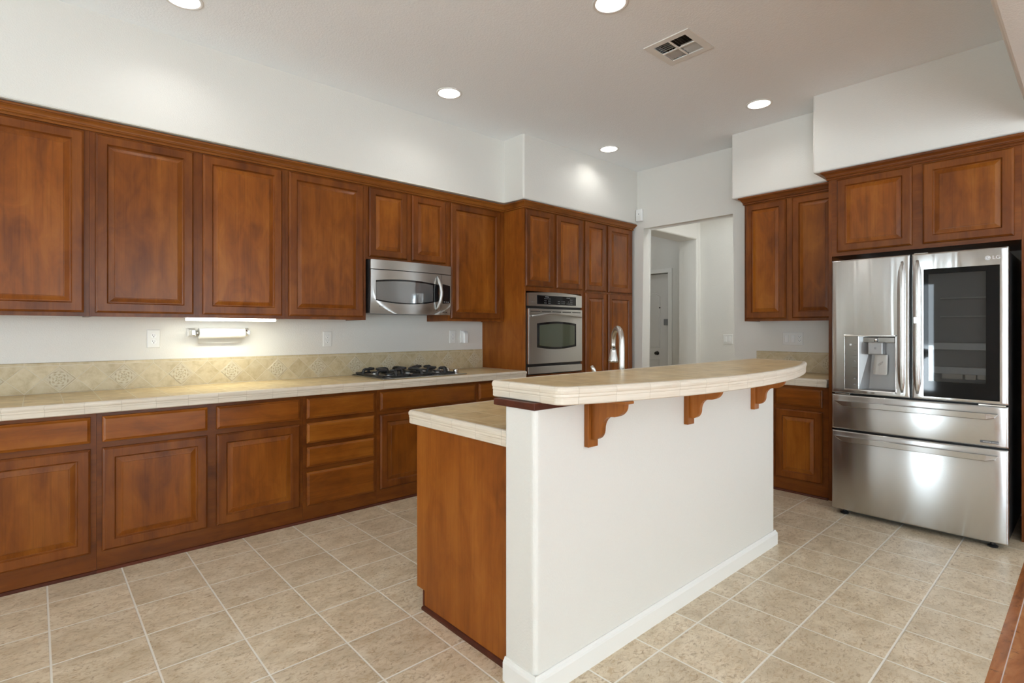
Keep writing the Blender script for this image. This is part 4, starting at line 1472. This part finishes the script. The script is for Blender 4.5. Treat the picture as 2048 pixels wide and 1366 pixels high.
# ------------------------------------------------------------------ gas cooktop
KY0, KY1, KX0, KX1 = 1.966, 2.762, -4.080, -3.555
kt = thing('gas_cooktop', 'black and stainless gas cooktop with cast iron grates on the left counter', 'cooktop', (-3.81, 2.36, CT))
obj('tray', B(KX0, KX1, KY0, KY1, CT + 0.002, CT + 0.008, 0.002, 2), 'stainless_oven', kt)
obj('burner_pan', B(KX0 + 0.006, KX1 - 0.014, KY0 + 0.004, 2.655, CT + 0.0085, CT + 0.012, 0.001, 1), 'black_enamel', kt)
BUR = [(-3.93, 2.10), (-3.70, 2.10), (-3.815, 2.335), (-3.93, 2.56), (-3.70, 2.56)]
for bx, by in BUR:
    bm = lathe(bmesh.new(), (bx, by, CT + 0.0122), (0, 0, 1), [(0.050, 0), (0.048, 0.004), (0.034, 0.006), (0.034, 0.013)], 24)
    b_ = obj('burner', bm, 'brushed_nickel', kt, smooth=False)
    bm = lathe(bmesh.new(), (bx, by, CT + 0.0254), (0, 0, 1), [(0.030, 0), (0.033, 0.002), (0.033, 0.006), (0.028, 0.009), (0.001, 0.0095)], 24)
    obj('burner_cap', bm, 'cast_iron', b_)
GT = CT + 0.058


def grate(y0, y1, centres):
    bm = bmesh.new()
    x0, x1 = KX0 + 0.03, KX1 - 0.032
    zf = CT + 0.016
    # low perimeter frame
    for (a, b, c_, d_) in ((x0, x1, y0, y0 + 0.012), (x0, x1, y1 - 0.012, y1), (x0, x0 + 0.012, y0, y1), (x1 - 0.012, x1, y0, y1)):
        box(bm, a, b, c_, d_, zf, zf + 0.012, 0.003, 1)

    def arm(p, q):
        p = Vector(p); q = Vector(q); d_ = q - p
        pts = [(p.x, p.y, zf + 0.004), (p.x + d_.x * 0.02, p.y + d_.y * 0.02, GT - 0.018), (p.x + d_.x * 0.10, p.y + d_.y * 0.10, GT - 0.005), (p.x + d_.x * 0.25, p.y + d_.y * 0.25, GT), (q.x, q.y, GT), (q.x, q.y, GT - 0.002)]
        tube(bm, pts, [0.012, 0.0125, 0.012, 0.0110, 0.0100, 0.0080], 8)
    for bx, by in centres:
        for ang in (0, 90, 180, 270):
            a = math.radians(ang)
            dx, dy = math.cos(a), math.sin(a)
            # run each finger out to the frame
            tx = (x1 - 0.006 - bx) / dx if dx > 0.5 else ((x0 + 0.006 - bx) / dx if dx < -0.5 else 9)
            ty = (y1 - 0.006 - by) / dy if dy > 0.5 else ((y0 + 0.006 - by) / dy if dy < -0.5 else 9)
            L_ = min(tx, ty)
            if dx > 0.5 or dx < -0.5:
                others = [c for c in centres if c != (bx, by) and (c[0] - bx) * dx > 0]
                if others:
                    L_ = abs(others[0][0] - bx) / 2
                    tube(bm, [(bx + dx * L_, by, GT), (bx + dx * 0.028, by, GT)], 0.0100, 8)
                    continue
            arm((bx + dx * L_, by + dy * L_, 0), (bx + dx * 0.028, by + dy * 0.028, 0))
    for xx, yy in ((x0 + 0.02, y0 + 0.006), (x1 - 0.02, y0 + 0.006), (x0 + 0.02, y1 - 0.006), (x1 - 0.02, y1 - 0.006)):
        tube(bm, [(xx, yy, CT + 0.0125), (xx, yy, zf + 0.004)], 0.006, 8)
    # corner risers and long top bar
    ymid = (y0 + y1) / 2
    return obj('grate', bm, 'cast_iron', kt)


grate(KY0 + 0.02, 2.222, BUR[0:2])
grate(2.228, 2.442, BUR[2:3])
grate(2.448, 2.652, BUR[3:5])
for k in range(4):
    bm = lathe(bmesh.new(), (-3.99 + 0.118 * k, 2.703, CT + 0.0085), (0, 0, 1), [(0.025, 0), (0.025, 0.006), (0.021, 0.009), (0.020, 0.029), (0.016, 0.034), (0.001, 0.035)], 20)
    obj('knob', bm, 'chrome', kt, smooth=False)

# ------------------------------------------------------------------ faucet and its lever on the island counter
fc = thing('kitchen_faucet', 'brushed nickel pull-down gooseneck faucet rising behind the bar top', 'faucet', (-1.585, 2.215, CT))
bx, by = -1.585, 2.215
bm = lathe(bmesh.new(), (bx, by, CT + 0.001), (0, 0, 1), [(0.028, 0), (0.028, 0.006), (0.019, 0.012), (0.0165, 0.03), (0.0150, 0.05)], 24)
obj('base_ring', bm, 'brushed_nickel', fc, smooth=True)
dirx, diry = -0.78, 0.62
pts = [(bx, by, CT + 0.045), (bx, by, 1.12), (bx, by, 1.20)]
for k in range(1, 13):
    a = PI * k / 12
    rr_ = 0.082
    pts.append((bx + dirx * rr_ * (1 - math.cos(a)), by + diry * rr_ * (1 - math.cos(a)), 1.215 + 0.088 * math.sin(a) ** 0.8 if k < 12 else 1.215))
ex, ey = bx + dirx * 0.164, by + diry * 0.164
pts.append((ex, ey, 1.190))
bm = tube(bmesh.new(), pts, [0.0148] * 3 + [0.0140] * 6 + [0.013] * 7, 16)
obj('spout', bm, 'brushed_nickel', fc, smooth=True)
bm = lathe(bmesh.new(), (ex, ey, 1.192), (0, 0, -1), [(0.0150, 0), (0.0165, 0.006), (0.0165, 0.012), (0.0175, 0.016), (0.0255, 0.058), (0.0265, 0.066), (0.022, 0.071), (0.001, 0.071)], 20)
sh = obj('spray_head', bm, 'brushed_nickel', fc, smooth=True)
obj('spray_button', B(ex + 0.012, ex + 0.019, ey - 0.020, ey - 0.010, 1.196, 1.204), 'slot_dark', sh)
lv = thing('faucet_lever', 'small brushed nickel lever handle standing beside the faucet behind the bar', 'faucet handle', (-1.585, 2.045, CT))
bm = lathe(bmesh.new(), (-1.585, 2.045, CT + 0.001), (0, 0, 1), [(0.024, 0), (0.024, 0.006), (0.017, 0.012), (0.016, 0.05), (0.012, 0.06)], 20)
obj('valve_body', bm, 'brushed_nickel', lv, smooth=True)
bm = tube(bmesh.new(), [(-1.585, 2.048, CT + 0.055), (-1.59, 2.040, 1.02), (-1.60, 2.030, 1.07), (-1.607, 2.018, 1.105), (-1.612, 2.010, 1.122)], [0.009, 0.008, 0.0085, 0.010, 0.007], 12)
obj('lever', bm, 'brushed_nickel', lv, smooth=True)

# ------------------------------------------------------------------ outlets and switches
OG = 'white duplex outlets on the left wall'


def outlet(yc, zc, label):
    t = thing('wall_outlet', label, 'outlet', (WX, yc, zc), OG)
    F = frame_left(yc - 0.037, zc - 0.060, WX + 0.0005)
    obj('cover_plate', rings(bmesh.new(), 0.074, 0.120, [(0, 0), (0, 0.003), (0.003, 0.0055), (0.006, 0.006)], F), 'plate_white', t)
    for dz in (-0.020, 0.020):
        bm = lathe(bmesh.new(), (WX + 0.0067, yc, zc + dz), (1, 0, 0), [(0.0165, 0), (0.0165, 0.0012), (0.0155, 0.002)], 20)
        s_ = obj('socket', bm, 'plastic_white', t)
        bm = bmesh.new()
        box(bm, WX + 0.0088, WX + 0.0093, yc - 0.0075, yc - 0.0050, zc + dz + 0.000, zc + dz + 0.009)
        box(bm, WX + 0.0088, WX + 0.0093, yc + 0.0050, yc + 0.0070, zc + dz + 0.001, zc + dz + 0.008)
        lathe(bm, (WX + 0.0088, yc, zc + dz - 0.007), (1, 0, 0), [(0.0028, 0), (0.0028, 0.0005)], 10)
        obj('slots', bm, 'slot_dark', s_)
    return t


outlet(0.590, 1.236, 'white duplex outlet on the wall just left of the paper towel roll')
outlet(1.779, 1.221, 'white duplex outlet on the wall left of the cooktop, below the single-door cabinet')
outlet(3.033, 1.228, 'white duplex outlet on the wall right of the cooktop, beside the plug-in device')
t = thing('plug_in_device', 'white rounded plug-in device on the wall next to the oven cabinet', 'plug-in device', (WX, 3.163, 1.228))
obj('cover_plate', rings(bmesh.new(), 0.074, 0.120, [(0, 0), (0, 0.003), (0.003, 0.0055), (0.006, 0.006)], frame_left(3.125, 1.170, WX + 0.0005)), 'plate_white', t)
bm = bmesh.new(); rr = []
for k in range(9):
    t_ = k / 8
    z = 1.168 + 0.115 * t_
    dp = 0.050 if t_ < 0.7 else 0.050 - 0.022 * ((t_ - 0.7) / 0.3) ** 2
    hw = 0.030
    rr.append([bm.verts.new(p) for p in ((WX + 0.0068, 3.166 - hw, z), (WX + dp - 0.012, 3.166 - hw, z), (WX + dp, 3.166 - hw * 0.6, z), (WX + dp, 3.166 + hw * 0.6, z), (WX + dp - 0.012, 3.166 + hw, z), (WX + 0.0068, 3.166 + hw, z))])
for a, b in zip(rr, rr[1:]):
    for i in range(6):
        bm.faces.new([a[i], a[(i + 1) % 6], b[(i + 1) % 6], b[i]])
bm.faces.new(rr[0]); bm.faces.new(rr[-1])
obj('housing', bm, 'plastic_white', t)

t = thing('switch_plate', 'white triple wall plate with two rocker switches and an outlet, left of the refrigerator', 'switch', (-1.832, WY, 1.215))
FB_ = frame_back(-1.918, 1.156, WY - 0.0005)
obj('cover_plate', rings(bmesh.new(), 0.172, 0.118, [(0, 0), (0, 0.003), (0.003, 0.0055), (0.006, 0.006)], FB_), 'plate_white', t)
for k in range(2):
    obj('rocker', rings(bmesh.new(), 0.032, 0.066, [(0, 0.0062), (0, 0.0085), (0.002, 0.0105)], frame_back(-1.899 + 0.054 * k, 1.182, WY - 0.0005)), 'plastic_white', t)
for dz in (-0.018, 0.018):
    s_ = obj('socket', lathe(bmesh.new(), (-1.775, WY - 0.0067, 1.215 + dz), (0, -1, 0), [(0.0165, 0), (0.0165, 0.0012), (0.0155, 0.002)], 20), 'plastic_white', t)
    bm = bmesh.new()
    yq = WY - 0.0090
    box(bm, -1.7825, -1.780, yq - 0.0004, yq, 1.215 + dz, 1.215 + dz + 0.008)
    box(bm, -1.770, -1.768, yq - 0.0004, yq, 1.215 + dz, 1.215 + dz + 0.008)
    lathe(bm, (-1.775, yq, 1.215 + dz - 0.007), (0, -1, 0), [(0.0028, 0), (0.0028, 0.0005)], 10)
    obj('slots', bm, 'slot_dark', s_)
HY = 6.46
t = thing('switch_plate', 'white double switch plate on the far wall of the passage', 'switch', (-3.045, HY, 1.178))
obj('cover_plate', rings(bmesh.new(), 0.120, 0.118, [(0, 0), (0, 0.003), (0.003, 0.0055), (0.006, 0.006)], frame_back(-3.105, 1.119, HY - 0.0005)), 'plate_white', t)
for k in range(2):
    obj('rocker', rings(bmesh.new(), 0.034, 0.066, [(0, 0.0062), (0, 0.0085), (0.002, 0.0105)], frame_back(-3.088 + 0.050 * k, 1.145, HY - 0.0005)), 'plastic_white', t)

# motion sensor in the wall corner
t = thing('motion_sensor', 'white motion sensor in the wall corner above the end of the pantry', 'sensor', (-3.430, WY, 2.585))
bm = B(-3.468, -3.388, WY - 0.045, WY - 0.0008, 2.515, 2.655, 0.012, 3)
obj('housing', bm, 'plastic_white', t)
bm = lathe(bmesh.new(), (-3.428, WY - 0.0452, 2.598), (0, -1, 0), [(0.006, 0), (0.005, 0.002), (0.001, 0.0025)], 12)
obj('indicator', bm, 'mark_grey', t)
obj('lens', B(-3.455, -3.401, WY - 0.0470, WY - 0.0452, 2.526, 2.580, 0.0005, 1), 'plate_white', t)

# ------------------------------------------------------------------ paper towel holder and roll
t = thing('paper_towel_holder', 'chrome paper towel holder mounted on the wall under the cabinet light', 'paper towel holder', (WX, 0.98, 1.277))
for ya, sg in ((0.806, 1), (1.156, -1)):
    bm = bmesh.new()
    # square wall plate stepping into a pyramid and a cross end
    yb_ = ya
    rings(bm, 0.050, 0.062, [(0, 0), (0, 0.006), (0.010, 0.020), (0.017, 0.052), (0.017, 0.094)], frame_left(yb_ - 0.025, 1.246, WX + 0.0008))
    lathe(bm, (-4.068, ya + sg * 0.008, 1.272), (0, sg, 0), [(0.026, 0), (0.020, 0.010), (0.012, 0.016)], 20)
    obj('bracket', bm, 'chrome', t)
obj('rod', tube(bmesh.new(), [(-4.068, 0.822, 1.272), (-4.068, 1.140, 1.272)], 0.008, 12), 'chrome', t)
bm = bmesh.new()
cxr, czr, rr_ = -4.068, 1.272, 0.0365
prof3 = []
n_ = 32
ring0, ring1 = [], []
ya, yb_ = 0.842, 1.134
outer = [(cxr + rr_ * math.cos(2 * PI * k / n_), czr + rr_ * math.sin(2 * PI * k / n_)) for k in range(n_)]
a = [bm.verts.new((x, ya, z)) for x, z in outer]; b = [bm.verts.new((x, yb_, z)) for x, z in outer]
ai = [bm.verts.new((cxr + 0.018 * math.cos(2 * PI * k / n_), ya, czr + 0.018 * math.sin(2 * PI * k / n_))) for k in range(n_)]
bi = [bm.verts.new((cxr + 0.018 * math.cos(2 * PI * k / n_), yb_, czr + 0.018 * math.sin(2 * PI * k / n_))) for k in range(n_)]
for k in range(n_):
    k2 = (k + 1) % n_
    f = bm.faces.new([a[k], a[k2], b[k2], b[k]]); f.smooth = True
    bm.faces.new([a[k], ai[k], ai[k2], a[k2]]); bm.faces.new([b[k], b[k2], bi[k2], bi[k]])
    bm.faces.new([ai[k], bi[k], bi[k2], ai[k2]])
pr_ = tag(obj('paper_towel_roll', bm, 'paper', loc=(cxr, 0.988, czr)), 'white paper towel roll on the chrome wall holder, one sheet hanging', 'paper towel')
bm = bmesh.new()
col_ = []
for k in range(9):
    t_ = k / 8
    z = czr - 0.010 - 0.062 * t_
    x = cxr - rr_ - 0.0012 + 0.004 * t_
    col_.append([bm.verts.new((x + 0.001 * math.sin(9 * y_), y_, z)) for y_ in (ya + 0.002, 0.90, 0.97, 1.05, yb_ - 0.012)])
for p, q in zip(col_, col_[1:]):
    for i in range(4):
        f = bm.faces.new([p[i], p[i + 1], q[i + 1], q[i]]); f.smooth = True
bmesh.ops.solidify(bm, geom=bm.faces[:], thickness=0.0006)
obj('hanging_sheet', bm, 'paper', pr_)

# ------------------------------------------------------------------ under-cabinet light
t = thing('under_cabinet_light', 'slim lit strip light under the two-door wall cabinet above the paper towels', 'light', (-3.87, 1.01, UZ0))
obj('housing', B(-3.925, -3.835, 0.725, 1.290, UZ0 + 0.001, UZ0 + 0.0155), 'plastic_white', t)
obj('diffuser', B(-3.922, -3.838, 0.735, 1.280, UZ0 - 0.018, UZ0 + 0.0005, 0.004, 2), 'tube_glow', t)
l_ = area_light('under_cabinet_glow', (-3.88, 1.007, UZ0 - 0.022), (0, 0, 0), 0.06, 0.54, 1.0, (0.96, 1.0, 0.86))
l_.parent = t; l_.location = Vector((-3.88, 1.007, UZ0 - 0.022)) - Vector(t['o'])

# ------------------------------------------------------------------ recessed ceiling lights
RG = 'recessed ceiling lights'
labs = ['lit recessed ceiling light at the top edge, above the leftmost wall cabinets',
        'lit recessed ceiling light beside the air vent, cut by the top edge of the photo',
        'lit recessed ceiling light above the microwave side of the kitchen',
        'lit recessed ceiling light close to the soffit left of the refrigerator',
        'lit recessed ceiling light shining on the soffit over the oven cabinet']
proto = None
for (lx, ly), lab in zip(LIGHTS, labs):
    if proto is None:
        t = thing('recessed_light', lab, 'ceiling light', (lx, ly, CZ), RG); proto = t
        bm = lathe(bmesh.new(), (lx, ly, CZ), (0, 0, -1), [(0.086, -0.002), (0.080, 0.001), (0.082, 0.004), (0.094, 0.005), (0.099, 0.0025), (0.099, 0.0006), (0.087, 0.0006)], 40, caps=False)
        obj('trim_ring', bm, 'trim_white', t, smooth=True)
        bm = lathe(bmesh.new(), (lx, ly, CZ), (0, 0, 1), [(0.0805, -0.001), (0.070, 0.045), (0.060, 0.075)], 40, caps=False)
        obj('reflector', bm, 'reflector_white', t, smooth=True)
        bm = lathe(bmesh.new(), (lx, ly, CZ + 0.068), (0, 0, 1), [(0.0605, 0.0), (0.040, -0.006), (0.001, -0.008)], 40)
        obj('lamp', bm, 'lamp_glow', t, smooth=True)
        ld_ = bpy.data.lights.new('lamp_beam', 'SPOT'); ld_.energy = 3.2; ld_.spot_size = math.radians(146); ld_.spot_blend = 0.75
        ld_.shadow_soft_size = 0.05; ld_.color = (0.97, 0.98, 0.97)
        lo = bpy.data.objects.new('lamp_beam', ld_); C.objects.link(lo); lo.parent = t; lo.location = (0, 0, 0.022)
    else:
        r_ = proto.copy(); C.objects.link(r_); r_.location = (lx, ly, CZ); r_['o'] = (lx, ly, CZ); r_['label'] = lab
        for ch in list(proto.children):
            c = ch.copy(); C.objects.link(c); c.parent = r_

# ------------------------------------------------------------------ ceiling air vent
t = thing('air_vent', 'square white four-way air vent in the ceiling', 'vent', ((vx0 + vx1) / 2, (vy0 + vy1) / 2, CZ))
obj('duct', (lambda b_: b_)(B(vx0 + 0.021, vx1 - 0.021, vy0 + 0.021, vy1 - 0.021, CZ + 0.055, CZ + 0.07)), 'duct_dark', t)
bm = bmesh.new()
a_ = 0.044
for (p, q, r_, s_) in ((vx0, vx1, vy0, vy0 + a_), (vx0, vx1, vy1 - a_, vy1), (vx0, vx0 + a_, vy0 + a_, vy1 - a_), (vx1 - a_, vx1, vy0 + a_, vy1 - a_)):
    box(bm, p, q, r_, s_, CZ - 0.006, CZ - 0.0006)
mxv, myv = (vx0 + vx1) / 2, (vy0 + vy1) / 2
box(bm, mxv - 0.006, mxv + 0.006, vy0 + a_, vy1 - a_, CZ - 0.006, CZ - 0.001)
box(bm, vx0 + a_, mxv - 0.006, myv - 0.006, myv + 0.006, CZ - 0.006, CZ - 0.001)
box(bm, mxv + 0.006, vx1 - a_, myv - 0.006, myv + 0.006, CZ - 0.006, CZ - 0.001)
# duct sides
for (p, q, r_, s_) in ((vx0 + 0.021, vx1 - 0.021, vy0 + 0.021, vy0 + 0.024), (vx0 + 0.021, vx1 - 0.021, vy1 - 0.024, vy1 - 0.021), (vx0 + 0.021, vx0 + 0.024, vy0 + 0.024, vy1 - 0.024), (vx1 - 0.024, vx1 - 0.021, vy0 + 0.024, vy1 - 0.024)):
    pass
obj('grille_frame', bm, 'trim_white', t)


def blades(x0, x1, y0, y1, along, tilt):
    n_ = 5
    for k in range(n_):
        bm = bmesh.new()
        if along == 'x':
            yc = y0 + (y1 - y0) * (k + 0.5) / n_; wv = (y1 - y0) / n_ * 0.42
            pts = [(x0, yc - wv * (1 if tilt > 0 else -1), CZ - 0.002), (x0, yc + wv * (1 if tilt > 0 else -1), CZ + 0.016)]
            vs = [bm.verts.new(p) for p in (pts[0], (x1, pts[0][1], pts[0][2]), (x1, pts[1][1], pts[1][2]), pts[1])]
        else:
            xc = x0 + (x1 - x0) * (k + 0.5) / n_; wv = (x1 - x0) / n_ * 0.42
            s_ = (1 if tilt > 0 else -1)
            vs = [bm.verts.new(p) for p in ((xc - wv * s_, y0, CZ - 0.002), (xc - wv * s_, y1, CZ - 0.002), (xc + wv * s_, y1, CZ + 0.016), (xc + wv * s_, y0, CZ + 0.016))]
        bm.faces.new(vs)
        bmesh.ops.solidify(bm, geom=bm.faces[:], thickness=0.0012)
        obj('louver', bm, 'trim_white', t)


e_ = 0.046
blades(vx0 + e_, mxv - 0.008, vy0 + e_, myv - 0.008, 'x', 1)
blades(mxv + 0.008, vx1 - e_, vy0 + e_, myv - 0.008, 'y', -1)
blades(vx0 + e_, mxv - 0.008, myv + 0.008, vy1 - e_, 'y', 1)
blades(mxv + 0.008, vx1 - e_, myv + 0.008, vy1 - e_, 'x', -1)

for o in bpy.data.objects:
    if 'o' in o.keys():
        del o['o']
